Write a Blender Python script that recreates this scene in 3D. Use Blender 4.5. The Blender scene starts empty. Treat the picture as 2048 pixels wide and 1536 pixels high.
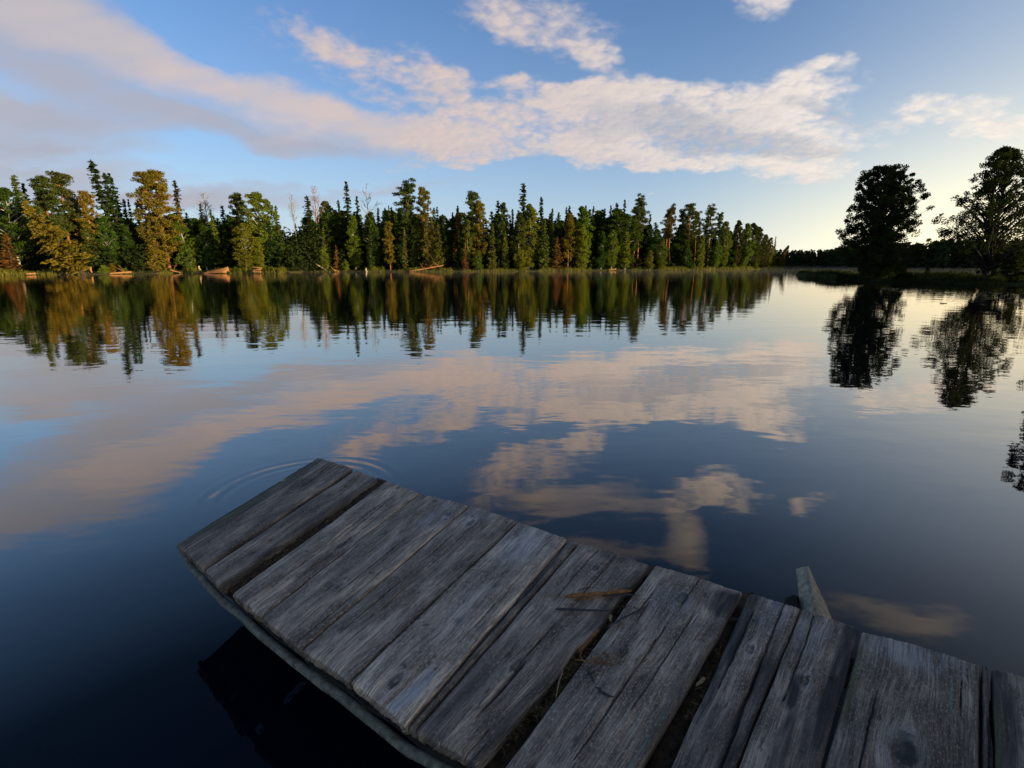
import bpy, math, random
import numpy as np
from mathutils import Vector, Matrix, Euler
R = math.radians
scene = bpy.context.scene
COL = scene.collection

# ------------------------------------------------------------------ camera
EYE = 1.7                                    # metres above the water
PITCH = 13.2
cam_data = bpy.data.cameras.new('camera'); cam = bpy.data.objects.new('camera', cam_data); COL.objects.link(cam)
cam_data.sensor_width = 36; cam_data.lens = 18; cam_data.clip_start = 0.02; cam_data.clip_end = 20000
cam.location = (0, 0, EYE); cam.rotation_euler = (R(90 - PITCH), 0, 0)
scene.camera = cam
FPX = 1024.0
_c, _s = math.cos(R(PITCH)), math.sin(R(PITCH))
def ray(px, py):                             # direction from the eye through a photograph pixel (2048 x 1536)
    x = (px - 1024) / FPX; y = -(py - 768) / FPX
    return (x, _c + y * _s, -_s + y * _c)
def on_z(px, py, z=0.0):
    d = ray(px, py); t = (z - EYE) / d[2]
    return Vector((d[0] * t, d[1] * t, z))
def at_y(px, py, Y):
    d = ray(px, py); t = Y / d[1]
    return Vector((d[0] * t, Y, EYE + d[2] * t))

# ------------------------------------------------------------------ sun and exposure
SUN_AZ, SUN_EL = 113.0, 5.5                   # degrees clockwise from the view direction, above the horizon
sd = bpy.data.lights.new('sun', 'SUN'); sun = bpy.data.objects.new('sun', sd); COL.objects.link(sun)
sd.energy = 5.0; sd.angle = R(0.6); sd.color = (1.0, 0.83, 0.45)
sdir = Vector((math.sin(R(SUN_AZ)) * math.cos(R(SUN_EL)), math.cos(R(SUN_AZ)) * math.cos(R(SUN_EL)), math.sin(R(SUN_EL))))
sun.rotation_euler = sdir.to_track_quat('Z', 'Y').to_euler(); sun.location = sdir * 50
vs = scene.view_settings
vs.view_transform = 'Standard'; vs.look = 'None'; vs.gamma = 1; vs.exposure = 0.52; vs.use_curve_mapping = False
scene.cycles.max_bounces = 6; scene.cycles.diffuse_bounces = 2; scene.cycles.glossy_bounces = 3
scene.cycles.use_denoising = True; scene.cycles.volume_bounces = 0
scene.cycles.sample_clamp_indirect = 4

# ------------------------------------------------------------------ node helper
class NT:
    def __init__(s, tree): s.t = tree; s.n = tree.nodes; s.l = tree.links; s.n.clear()
    def new(s, kind, **kw):
        n = s.n.new(kind)
        for k, v in kw.items(): setattr(n, k, v)
        return n
    def put(s, sock, v):
        if isinstance(v, bpy.types.NodeSocket): s.l.new(v, sock)
        elif v is not None: sock.default_value = v
    def m(s, op, a, b=None, c=None, clamp=False):
        n = s.new('ShaderNodeMath', operation=op, use_clamp=clamp)
        for i, v in enumerate((a, b, c)): s.put(n.inputs[i], v)
        return n.outputs[0]
    def mr(s, v, a, b, c=0.0, d=1.0, smooth=True):
        n = s.new('ShaderNodeMapRange'); n.interpolation_type = 'SMOOTHSTEP' if smooth else 'LINEAR'
        for i, x in enumerate((v, a, b, c, d)): s.put(n.inputs[i], x)
        return n.outputs[0]
    def mix(s, f, a, b, mode='MIX'):
        n = s.new('ShaderNodeMix', data_type='RGBA', blend_type=mode)
        s.put(n.inputs[0], f)
        for sock, v in ((n.inputs[6], a), (n.inputs[7], b)):
            s.put(sock, (v + (1,) if isinstance(v, tuple) and len(v) == 3 else v))
        return n.outputs[2]
    def xyz(s, x=0.0, y=0.0, z=0.0):
        n = s.new('ShaderNodeCombineXYZ')
        for i, v in enumerate((x, y, z)): s.put(n.inputs[i], v)
        return n.outputs[0]
    def sep(s, v):
        n = s.new('ShaderNodeSeparateXYZ'); s.put(n.inputs[0], v); return n.outputs
    def vm(s, op, a, b=None, scale=None):
        n = s.new('ShaderNodeVectorMath', operation=op); s.put(n.inputs[0], a)
        if b is not None: s.put(n.inputs[1], b)
        if scale is not None: s.put(n.inputs[3], scale)
        return n.outputs[1] if op in ('LENGTH', 'DOT_PRODUCT', 'DISTANCE') else n.outputs[0]
    def noise(s, vec, scale=1.0, detail=4.0, rough=0.55, dist=0.0, col=False):
        n = s.new('ShaderNodeTexNoise')
        s.put(n.inputs['Vector'], vec); n.inputs['Scale'].default_value = scale; n.inputs['Detail'].default_value = detail
        n.inputs['Roughness'].default_value = rough; n.inputs['Distortion'].default_value = dist
        return n.outputs[1] if col else n.outputs[0]
    def mapping(s, vec, loc=(0, 0, 0), rot=(0, 0, 0), sc=(1, 1, 1), kind='POINT'):
        n = s.new('ShaderNodeMapping', vector_type=kind); s.put(n.inputs[0], vec)
        n.inputs[1].default_value = loc; n.inputs[2].default_value = rot; n.inputs[3].default_value = sc
        return n.outputs[0]
    def ramp(s, f, stops, interp='LINEAR'):
        n = s.new('ShaderNodeValToRGB'); n.color_ramp.interpolation = interp; s.put(n.inputs[0], f)
        e = n.color_ramp.elements
        while len(e) < len(stops): e.new(0.5)
        for el, (p, c) in zip(e, stops): el.position = p; el.color = c if len(c) == 4 else tuple(c) + (1,)
        return n.outputs[0]

# ------------------------------------------------------------------ world: evening sky with a layer of broken cloud
world = bpy.data.worlds.new('World'); scene.world = world; world.use_nodes = True
w = NT(world.node_tree)
gen = w.new('ShaderNodeTexCoord').outputs['Generated']
dirv = w.vm('NORMALIZE', gen)
dx, dy, dz = w.sep(dirv)
sky = w.new('ShaderNodeTexSky', sky_type='NISHITA')
sky.sun_disc = False; sky.sun_elevation = R(SUN_EL); sky.sun_rotation = R(SUN_AZ)
sky.air_density = 1.0; sky.dust_density = 0.5; sky.ozone_density = 3.0; sky.altitude = 0
SKY_STRENGTH = 0.15
SKY_TINT = (1.06, 1.22, 1.52)
# angles of the viewing direction in degrees
az = w.m('MULTIPLY', w.m('ARCTAN2', dx, dy), 57.29578)
el = w.m('MULTIPLY', w.m('ARCSINE', dz), 57.29578)
# position on the cloud layer (kilometres over a flat layer, flattened towards the horizon)
inv = w.m('DIVIDE', 1.0, w.m('ADD', w.m('MAXIMUM', dz, 0.0), 0.36))
lay = w.xyz(w.m('MULTIPLY', dx, inv), w.m('MULTIPLY', dy, inv), 0.0)
wob = w.noise(lay, 2.4, 3, .55, col=True)
wob2 = w.noise(lay, 9.0, 3, .6, col=True)
wob = w.vm('ADD', w.vm('SCALE', w.vm('SUBTRACT', wob, (.5, .5, .5)), scale=9.0), w.vm('SCALE', w.vm('SUBTRACT', wob2, (.5, .5, .5)), scale=3.5))
ae = w.vm('ADD', w.xyz(az, el, 0.0), w.vm('MULTIPLY', wob, (1.0, .55, 0)))
def azel(px, py, mirror=False):
    d = Vector(ray(px, py)).normalized(); z = -d.z if mirror else d.z
    return math.degrees(math.atan2(d.x, d.y)), math.degrees(math.asin(z))
# cloud banks: (x, y, half length, half height, tilt in degrees) as seen, weight, kind 0 = smooth sheet, 1 = small broken clouds
BANKS = [
 (40,10,300,70,20,.8,2),(120,50,230,45,20,.6,0),(300,100,260,42,23,.9,0),(500,180,230,40,20,.8,0),(690,232,210,45,14,.85,0),(860,275,170,45,8,.7,0),
 (110,140,330,60,20,.9,2),(380,215,330,45,18,.9,2),(620,275,230,32,10,.7,2),
 (60,235,340,60,2,.9,2),(60,300,330,44,0,.8,2),(60,350,330,30,0,.7,2),(250,388,560,34,1,.85,2),(760,372,330,18,-2,.4,2),(420,345,200,10,0,.2,2),
 (900,285,150,50,5,.8,1),(1010,280,150,48,5,.8,1),(1090,250,190,64,-4,.95,1),(1180,215,120,36,-6,.8,1),(1250,240,230,75,-3,1.0,1),(1430,250,230,85,3,1.0,1),(1540,200,170,60,-14,.9,1),
 (1640,140,80,28,-15,.9,1),(1560,325,150,34,3,.75,1),(1640,270,100,40,0,.7,1),(1590,165,80,28,-20,.6,1),(1340,310,300,26,2,.7,1),
 (720,110,210,62,16,.48,1),(870,150,120,60,28,.55,1),(930,175,60,34,40,.45,1),(650,80,110,32,20,.25,1),(800,200,150,40,10,.3,1),
 (1030,168,60,20,0,.55,1),(1000,25,140,48,22,.45,1),(1080,55,140,56,30,.6,1),(1180,112,70,36,40,.55,1),(1140,20,120,56,30,.5,1),
 (1880,212,150,32,0,.85,1),(1780,232,110,18,-8,.85,1),(1950,230,120,28,6,.85,1),(2040,245,110,24,4,.9,1),(2040,275,60,12,-8,.45,1),(1800,320,45,10,0,.5,1),
 (780,330,60,12,0,.35,1),(1290,385,60,8,0,.25,1),(900,325,110,14,0,.45,1),
]
DARKER = [(1330,240,210,40,2,1.1,3),(1500,285,210,26,2,.9,3),(1620,215,80,22,10,.8,3),(1180,275,120,25,0,.5,3),(1700,240,60,14,0,.3,3)]
MIRROR = [   # higher banks, seen only mirrored in the lake
 (985,980,60,36,-30,0.65,1),(1080,1000,120,40,0,0.55,0),(1230,1010,150,40,5,0.55,0),(1335,1020,60,46,-20,0.65,1),(1420,985,70,36,-10,0.65,1),
 (1500,1010,66,32,0,0.55,1),(1612,1020,46,34,-40,0.81,1),(1655,1000,34,10,-10,0.39,1),(1372,1085,56,60,15,0.72,0),(1392,1135,40,40,0,0.59,1),
 (1310,1110,120,30,0,0.39,0),(1500,1150,180,30,8,0.26,0),(1850,1265,150,34,10,0.47,0),(1690,1225,160,30,5,0.29,0),(200,960,330,70,-18,0.65,2),
 (80,1040,320,60,-15,0.65,2),(1180,1100,120,40,10,0.39,0),
]
def bank_mask(kind):
    tot = None
    for mir, lst in ((False, BANKS), (True, MIRROR), (False, DARKER)):
        for x, y, a, b, tilt, wt, k in lst:
            if k != kind: continue
            c, s_ = math.cos(R(tilt)), math.sin(R(tilt))
            p0 = azel(x, y, mir); ea = azel(x + a * c * .2, y + a * s_ * .2, mir); eb = azel(x - b * s_ * .2, y + b * c * .2, mir)
            va = Vector(((ea[0] - p0[0]) * 5, (ea[1] - p0[1]) * 5)); vb = Vector(((eb[0] - p0[0]) * 5, (eb[1] - p0[1]) * 5))
            q = w.mapping(ae, (p0[0], p0[1], 0), (0, 0, math.atan2(va.y, va.x)), (va.length * 1.25, vb.length * 1.25, 1), 'TEXTURE')
            g = w.new('ShaderNodeTexGradient', gradient_type='SPHERICAL'); w.put(g.inputs[0], q)
            v = w.m('MULTIPLY', g.outputs[1], wt * 1.5)
            tot = v if tot is None else w.m('SUBTRACT', w.m('ADD', tot, v), w.m('MULTIPLY', tot, v))
    return tot
sheet_w = bank_mask(0); broken = bank_mask(1); sheet_g = bank_mask(2); darker = bank_mask(3)
sheet = w.m('SUBTRACT', w.m('ADD', sheet_w, sheet_g), w.m('MULTIPLY', sheet_w, sheet_g))
# small broken clouds drawn out along the wind, softer sheet
lay_r = w.mapping(lay, rot=(0, 0, R(-28)), sc=(1.0, 1.2, 1.0))
SUNP = (math.sin(R(SUN_AZ)) * .012, math.cos(R(SUN_AZ)) * .012 + .007, 0)
def puff_field(v, det):
    vo = w.new('ShaderNodeTexVoronoi', feature='F1'); vo.inputs['Scale'].default_value = 24.0
    w.put(vo.inputs['Vector'], w.vm('ADD', v, w.vm('SCALE', w.vm('SUBTRACT', wob2, (.5, .5, .5)), scale=.075)))
    n_ = w.noise(v, 27.0, det, .56, .3)
    return w.m('ADD', w.m('MULTIPLY', n_, .56), w.m('MULTIPLY', w.m('SUBTRACT', .95, vo.outputs['Distance']), .24))
big = w.noise(lay_r, 8.0, 3, .55); big2 = w.noise(w.vm('ADD', lay_r, SUNP), 8.0, 2, .55)
pn = w.m('ADD', puff_field(lay_r, 5), w.m('MULTIPLY', big, .34))
pn2 = w.m('ADD', puff_field(w.vm('ADD', lay_r, SUNP), 2), w.m('MULTIPLY', big2, .34))
soft = w.noise(w.mapping(lay, rot=(0, 0, R(-20)), sc=(.55, 1.5, 1)), 4.6, 5, .5)
low_n = w.noise(lay_r, 3.2, 3, .5)
d_b = w.m('ADD', w.m('MULTIPLY', broken, w.mr(low_n, .3, .68, .95, 2.1)), w.m('MULTIPLY', w.m('SUBTRACT', pn, .585), 2.9))
d_b = w.m('MULTIPLY', w.mr(d_b, .10, 1.55), w.mr(broken, .02, .50))
d_s = w.m('ADD', sheet, w.m('MULTIPLY', w.m('SUBTRACT', soft, .5), 1.0))
d_s = w.m('MULTIPLY', w.mr(d_s, .10, 1.15), w.mr(sheet, .02, .5))
dens = w.m('SUBTRACT', w.m('ADD', d_b, d_s), w.m('MULTIPLY', d_b, d_s))
relief = w.m('MULTIPLY', w.m('SUBTRACT', pn, pn2), w.m('MULTIPLY', d_b, 1.15))
core = w.m('MULTIPLY', w.mr(darker, .1, .9), w.mr(low_n, .66, .36, .45, 1.0))
grey = w.m('DIVIDE', sheet_g, w.m('ADD', w.m('ADD', w.m('ADD', sheet_g, sheet_w), broken), .02))
grey = w.m('MULTIPLY', w.m('ADD', grey, w.m('MULTIPLY', w.m('SUBTRACT', .5, soft), 1.2)), .85, clamp=True)
shade = w.m('SUBTRACT', w.m('SUBTRACT', w.m('ADD', .82, relief), w.m('MULTIPLY', core, .75)), grey, clamp=True)
sunny = w.vm('DOT_PRODUCT', dirv, (math.sin(R(100)) * .995, math.cos(R(100)) * .995, .096))   # broad glow of the low air on the sun's side
glow = w.mr(sunny, -.4, .7)
lit = w.mix(glow, (.60, .475, .42), (.86, .78, .69))
dark = w.mix(glow, (.35, .35, .41), (.43, .42, .435))
ccol = w.mix(shade, dark, lit)
cover = w.m('MULTIPLY', dens, .9)
base = w.vm('MULTIPLY', w.vm('SCALE', sky.outputs[0], scale=w.m('MULTIPLY', w.mr(el, 24.0, 62.0, 1.0, .42), SKY_STRENGTH)), SKY_TINT)
# light scattered in the low air: pale towards the horizon, yellow towards the sun
low = w.m('POWER', 2.71828, w.m('MULTIPLY', w.m('MAXIMUM', el, 0.0), w.mr(sunny, .1, .8, -.105, -.052)))
hcol = w.mix(w.mr(sunny, .0, .72), (.52, .60, .71), w.mix(w.mr(el, 1.5, 22.0), (1.5, 1.28, .76), (.62, .66, .64)))
base = w.mix(w.m('MULTIPLY', w.mr(sunny, .20, .85), .42), base, (.40, .45, .52))
base = w.mix(w.m('MULTIPLY', low, .93), base, hcol)
skyc = w.mix(cover, base, ccol)
bg = w.new('ShaderNodeBackground'); w.put(bg.inputs[0], skyc); bg.inputs[1].default_value = 0.87
w.l.new(bg.outputs[0], w.new('ShaderNodeOutputWorld').inputs[0])
world.cycles.sampling_method = 'MANUAL'; world.cycles.sample_map_resolution = 512

# ------------------------------------------------------------------ mesh helpers
def material(name):
    mt = bpy.data.materials.new(name); mt.use_nodes = True
    return mt, NT(mt.node_tree)
def out(nt, shader, disp=None):
    o = nt.new('ShaderNodeOutputMaterial'); nt.l.new(shader, o.inputs[0])
    return o
def np_mesh(name, V, F, mat=None, smooth=False, uv=None, attr=None):
    """V (n,3) array; F list of (m,k) index arrays (all faces of one array share k)."""
    me = bpy.data.meshes.new(name)
    V = np.asarray(V, dtype=np.float32); F = [np.asarray(f, dtype=np.int32) for f in (F if isinstance(F, list) else [F]) if len(f)]
    me.vertices.add(len(V)); me.vertices.foreach_set('co', V.ravel())
    loops = np.concatenate([f.ravel() for f in F]); tot = np.concatenate([np.full(len(f), f.shape[1], np.int32) for f in F])
    start = np.concatenate([[0], np.cumsum(tot)[:-1]]).astype(np.int32)
    me.loops.add(len(loops)); me.loops.foreach_set('vertex_index', loops)
    me.polygons.add(len(tot)); me.polygons.foreach_set('loop_start', start); me.polygons.foreach_set('loop_total', tot)
    if smooth: me.polygons.foreach_set('use_smooth', np.ones(len(tot), bool))
    if uv is not None:
        l = me.uv_layers.new(name='UVMap'); l.data.foreach_set('uv', np.asarray(uv, np.float32)[loops].ravel())
    if attr is not None:
        for k, v in attr.items():
            a = me.attributes.new(k, 'FLOAT', 'POINT'); a.data.foreach_set('value', np.asarray(v, np.float32))
    me.update(calc_edges=True); me.validate()
    if mat: me.materials.append(mat)
    return me
def link(name, me, parent=None, loc=None, color=None):
    o = bpy.data.objects.new(name, me); COL.objects.link(o)
    if parent: o.parent = parent
    if loc is not None: o.location = loc
    if color: o.color = tuple(color) + (1,)
    return o
def tag(o, label=None, cat=None, group=None, kind=None):
    for k, v in (('label', label), ('category', cat), ('group', group), ('kind', kind)):
        if v: o[k] = v
    return o
def vn2(x, y, seed):                          # smooth value noise on arrays
    rs = np.random.RandomState(seed); T = rs.rand(64, 64)
    xi = np.floor(x).astype(int); yi = np.floor(y).astype(int); fx = x - xi; fy = y - yi
    fx = fx * fx * (3 - 2 * fx); fy = fy * fy * (3 - 2 * fy)
    g = lambda a, b: T[a % 64, b % 64]
    return (g(xi, yi) * (1 - fx) + g(xi + 1, yi) * fx) * (1 - fy) + (g(xi, yi + 1) * (1 - fx) + g(xi + 1, yi + 1) * fx) * fy
def tubes(paths, sides=6):
    """paths: list of (points (n,3), radii (n,)). Returns V, [quads, caps]."""
    V = []; F = []; off = 0
    for P, rad in paths:
        P = np.asarray(P, float); rad = np.asarray(rad, float); n = len(P)
        T = np.gradient(P, axis=0); T /= np.linalg.norm(T, axis=1)[:, None] + 1e-9
        ref = np.array([0.0, 0, 1]) if abs(T[0, 2]) < .9 else np.array([1.0, 0, 0])
        A = np.cross(T, ref); A /= np.linalg.norm(A, axis=1)[:, None] + 1e-9; B = np.cross(T, A)
        a = np.arange(sides) * 2 * np.pi / sides
        ring = P[:, None] + rad[:, None, None] * (np.cos(a)[None, :, None] * A[:, None] + np.sin(a)[None, :, None] * B[:, None])
        V.append(ring.reshape(-1, 3))
        i = np.arange(n - 1)[:, None] * sides + np.arange(sides)[None]; j = np.arange(n - 1)[:, None] * sides + (np.arange(sides)[None] + 1) % sides
        F.append(np.stack([i, j, j + sides, i + sides], -1).reshape(-1, 4) + off)
        V.append(P[[0, -1]]); k = off + n * sides; s = np.arange(sides)
        F.append(np.stack([(s + 1) % sides + off, s + off, np.full(sides, k), np.full(sides, k)], -1)[:, :3])
        e = off + (n - 1) * sides
        F.append(np.stack([s + e, (s + 1) % sides + e, np.full(sides, k + 1)], -1))
        off += n * sides + 2
    q = [f for f in F if f.shape[1] == 4]; t = [f for f in F if f.shape[1] == 3]
    return np.concatenate(V), [np.concatenate(q), np.concatenate(t)]

# ------------------------------------------------------------------ lake
RINGC = (-1.59, 3.62)
mt_water, n = material('lake_water')
geo = n.new('ShaderNodeNewGeometry'); pos = geo.outputs['Position']
lw = n.new('ShaderNodeLayerWeight'); lw.inputs[0].default_value = .5
fac = n.ramp(lw.outputs['Facing'], [(0.0, (.012,) * 3), (.25, (.018,) * 3), (.42, (.031,) * 3), (.55, (.16,) * 3), (.66, (.36,) * 3), (.80, (.62,) * 3), (1.0, (.92,) * 3)])
wv = n.noise(n.mapping(pos, sc=(.55, 1.0, 1.0)), 1.3, 3, .5)
wv2 = n.noise(n.mapping(pos, sc=(.7, 1.0, 1.0)), 7.0, 2, .5)
patch = n.mr(n.noise(pos, .035, 2, .5), .42, .62, .35, 1.0)
hgt = n.m('ADD', n.m('MULTIPLY', wv, .0065), n.m('MULTIPLY', wv2, n.m('MULTIPLY', patch, .0009)))
rx = n.vm('DISTANCE', pos, (RINGC[0], RINGC[1], 0))
env = n.m('MULTIPLY', n.mr(rx, .44, .66), n.mr(rx, .86, .66))
hgt = n.m('ADD', hgt, n.m('MULTIPLY', n.m('MULTIPLY', n.m('SINE', n.m('MULTIPLY', rx, 52.0)), n.m('MULTIPLY', env, n.mr(n.noise(pos, 2.2, 2, .5), .38, .6, .35, 1.0))), .0011))
bp = n.new('ShaderNodeBump'); bp.inputs['Strength'].default_value = 1.0; bp.inputs['Distance'].default_value = 1.0
n.put(bp.inputs['Height'], hgt)
gl = n.new('ShaderNodeBsdfGlossy'); gl.inputs['Roughness'].default_value = 0.02; gl.inputs['Color'].default_value = (1.0, .90, .79, 1); n.put(gl.inputs['Normal'], bp.outputs[0])
df = n.new('ShaderNodeBsdfDiffuse'); df.inputs['Color'].default_value = (.0016, .0036, .0105, 1)
ms = n.new('ShaderNodeMixShader'); n.put(ms.inputs[0], fac); n.l.new(df.outputs[0], ms.inputs[1]); n.l.new(gl.outputs[0], ms.inputs[2])
out(n, ms.outputs[0])
S = 3000.0
lake = link('lake', np_mesh('lake', [(-S, -S, 0), (S, -S, 0), (S, S, 0), (-S, S, 0)], np.array([[0, 1, 2, 3]]), mt_water))
tag(lake, 'still dark blue lake mirroring the evening sky', 'lake', kind='structure')

# ------------------------------------------------------------------ land
def soil(name, c1, c2, sc):
    mt, n = material(name)
    p = n.new('ShaderNodeNewGeometry').outputs['Position']
    f = n.noise(p, sc, 5, .6); g = n.noise(p, sc * 9, 3, .6)
    c = n.mix(n.mr(n.m('ADD', n.m('MULTIPLY', f, .6), n.m('MULTIPLY', g, .4)), .35, .65), c1, c2)
    b = n.new('ShaderNodeBsdfDiffuse'); n.put(b.inputs[0], c)
    bp = n.new('ShaderNodeBump'); bp.inputs['Strength'].default_value = .7; bp.inputs['Distance'].default_value = .15; n.put(bp.inputs['Height'], g)
    n.put(b.inputs['Normal'], bp.outputs[0]); out(n, b.outputs[0]); return mt
mt_soil = soil('forest_floor', (.045, .05, .016), (.075, .055, .025), .35)
mt_turf = soil('bank_turf', (.035, .05, .014), (.06, .06, .022), .5)
SHORE_PX = [(-330, 553), (-150, 552), (0, 551), (100, 550), (200, 549), (300, 547.5), (350, 546.5), (420, 547), (560, 547), (572, 545.2), (600, 544.2), (660, 544), (760, 543.8), (830, 543.8), (950, 543.2), (1045, 542.8), (1150, 542), (1250, 541), (1400, 540), (1500, 538.8), (1550, 537.6), (1566, 536.2)]
SHORE = [on_z(x, y) for x, y in SHORE_PX]
SHORE.append(Vector((SHORE[-1].x + 4, SHORE[-1].y + 14, 0))); SHORE.append(Vector((SHORE[-1].x - 2, SHORE[-1].y + 40, 0)))
def resample(P, step):
    o = []
    for a, b in zip(P[:-1], P[1:]):
        k = max(1, int((b - a).length / step))
        o += [a.lerp(b, i / k) for i in range(k)]
    return o + [P[-1]]
def bank_mesh(name, line, rows, push, mat, seed, jit=.35):
    """strip of ground rising from a waterline; rows = [(metres behind the line, height)]; push = unit direction inland"""
    L = np.array([(p.x, p.y, 0) for p in line]); s = np.arange(len(L)); V = []
    for k, (d, h) in enumerate(rows):
        j = vn2(s * .45, np.full(len(L), k * 3.7), seed) - .5
        A = L.copy(); A[:, :2] += np.array(push)[None] * (d + j[:, None] * (jit if k < 3 else 3)); A[:, 2] = h + (vn2(s * .3, np.full(len(L), k * 1.3 + 9), seed + 1) - .5) * min(.35, abs(h) * .6)
        V.append(A)
    n = len(L); r = len(rows)
    i = (np.arange(r - 1)[:, None] * n + np.arange(n - 1)[None]).ravel()
    return np_mesh(name, np.concatenate(V), np.stack([i, i + 1, i + n + 1, i + n], -1), mat, True)
shore_fine = resample(SHORE, 1.0)
far_bank = link('far_bank', bank_mesh('far_bank', shore_fine, [(-.6, -.4), (0, .02), (.6, .14), (2.5, .28), (8, .5), (25, 1.1), (70, 2.0), (140, 2.4)], (0, 1), mt_soil, 5))
tag(far_bank, 'low forested bank across the lake', 'bank', kind='structure')
PEN = [Vector((70, 30, 0)), on_z(2200, 573), on_z(2048, 570), on_z(1950, 568.5), on_z(1850, 566), on_z(1760, 563), on_z(1700, 560.5), on_z(1655, 557.5), on_z(1628, 554.5), on_z(1640, 551)]
pen_line = resample(PEN[::-1], .6)
headland = link('headland', bank_mesh('headland', pen_line, [(-.5, -.4), (0, .02), (.5, .18), (1.5, .45), (4, .66), (7.5, .55), (10.5, -.3)], (.25, .97), mt_turf, 11, .5))
tag(headland, 'low grassy spit of land reaching in from the right', 'headland', kind='structure')
NEAR = [Vector(p + (0,)) for p in ((95, 52), (62, 34), (44, 26), (30, 15), (20, 7.5), (12, 1.5), (6.5, -2.2), (2, -4.2), (-4, -6), (-12, -8), (-30, -11), (-70, -16))]
near_bank = link('near_bank', bank_mesh('near_bank', resample(NEAR[::-1], .8), [(-.6, -.4), (0, .02), (.5, .2), (2, .5), (7, .9), (25, 1.6), (90, 3)], (.45, -.89), mt_turf, 17))
tag(near_bank, 'grassy near bank behind the jetty', 'bank', kind='structure')
FARW = [on_z(1460, 531.2), on_z(1690, 531.7), on_z(1745, 532.6), on_z(1800, 535.5), on_z(1880, 538.2), on_z(2048, 540), on_z(2300, 541)]
far_line = resample(FARW, 4)
far_shore = link('far_shore', bank_mesh('far_shore', far_line, [(-2, -.4), (0, .1), (3, .35), (20, .6), (60, .8)], (.3, .95), mt_soil, 23))
tag(far_shore, 'distant wooded shore at the end of the lake', 'shore', kind='structure')

# ------------------------------------------------------------------ foliage and trees
def leaf_material(name, rough_var=.5, transl=.15):
    mt, n = material(name)
    oi = n.new('ShaderNodeObjectInfo'); g = n.new('ShaderNodeNewGeometry')
    c = n.mix(1.0, oi.outputs['Color'], n.ramp(n.noise(g.outputs['Position'], 1.4, 3, .6), [(.3, (.62, .62, .62)), (.7, (1.45, 1.35, 1.2))]), 'MULTIPLY')
    c = n.mix(n.m('MULTIPLY', g.outputs['Random Per Island'], .35), c, n.mix(1.0, c, (1.5, 1.25, .7), 'MULTIPLY'))
    d = n.new('ShaderNodeBsdfDiffuse'); n.put(d.inputs[0], c)
    t = n.new('ShaderNodeBsdfTranslucent'); n.put(t.inputs[0], c)
    ms = n.new('ShaderNodeMixShader'); ms.inputs[0].default_value = transl
    n.l.new(d.outputs[0], ms.inputs[1]); n.l.new(t.outputs[0], ms.inputs[2]); out(n, ms.outputs[0]); return mt
def bark_material(name):
    mt, n = material(name)
    oi = n.new('ShaderNodeObjectInfo'); p = n.new('ShaderNodeNewGeometry').outputs['Position']
    f = n.noise(n.mapping(p, sc=(6, 6, 1.2)), 2, 4, .65)
    c = n.mix(1.0, oi.outputs['Color'], n.ramp(f, [(.35, (.45, .42, .42)), (.6, (1.2, 1.2, 1.2))]), 'MULTIPLY')
    d = n.new('ShaderNodeBsdfDiffuse'); n.put(d.inputs[0], c); out(n, d.outputs[0]); return mt
mt_needle = leaf_material('needles', transl=.08); mt_leaf = leaf_material('leaves', transl=.3); mt_bark = bark_material('bark')
def unit(v): return v / (np.linalg.norm(v, axis=-1, keepdims=True) + 1e-9)
class Leaves:
    def __init__(s, seed): s.r = np.random.RandomState(seed); s.C = []; s.D = []; s.L = []; s.W = []
    def add(s, C, D, L, W):
        n = len(C); s.C.append(C); s.D.append(unit(D)); s.L.append(L * (.7 + .6 * s.r.rand(n))); s.W.append(W * (.7 + .6 * s.r.rand(n)))
    def mesh(s, name, mat):
        C = np.concatenate(s.C); D = np.concatenate(s.D); L = np.concatenate(s.L)[:, None]; W = np.concatenate(s.W)[:, None]
        S = unit(np.cross(D, s.r.randn(len(C), 3)))
        V = np.stack([C - D * L / 2, C + S * W / 2 + D * L * .05, C + D * L / 2, C - S * W / 2 + D * L * .05], 1).reshape(-1, 3)
        return np_mesh(name, V, np.arange(len(V)).reshape(-1, 4), mat)
def bent(p0, p1, n, r, amp):
    t = np.linspace(0, 1, n)[:, None]; P = np.array(p0)[None] * (1 - t) + np.array(p1)[None] * t
    P[1:-1, :2] += np.cumsum(r.randn(n - 2, 2) * amp, 0) * np.sin(t[1:-1] * np.pi); return P
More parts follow.
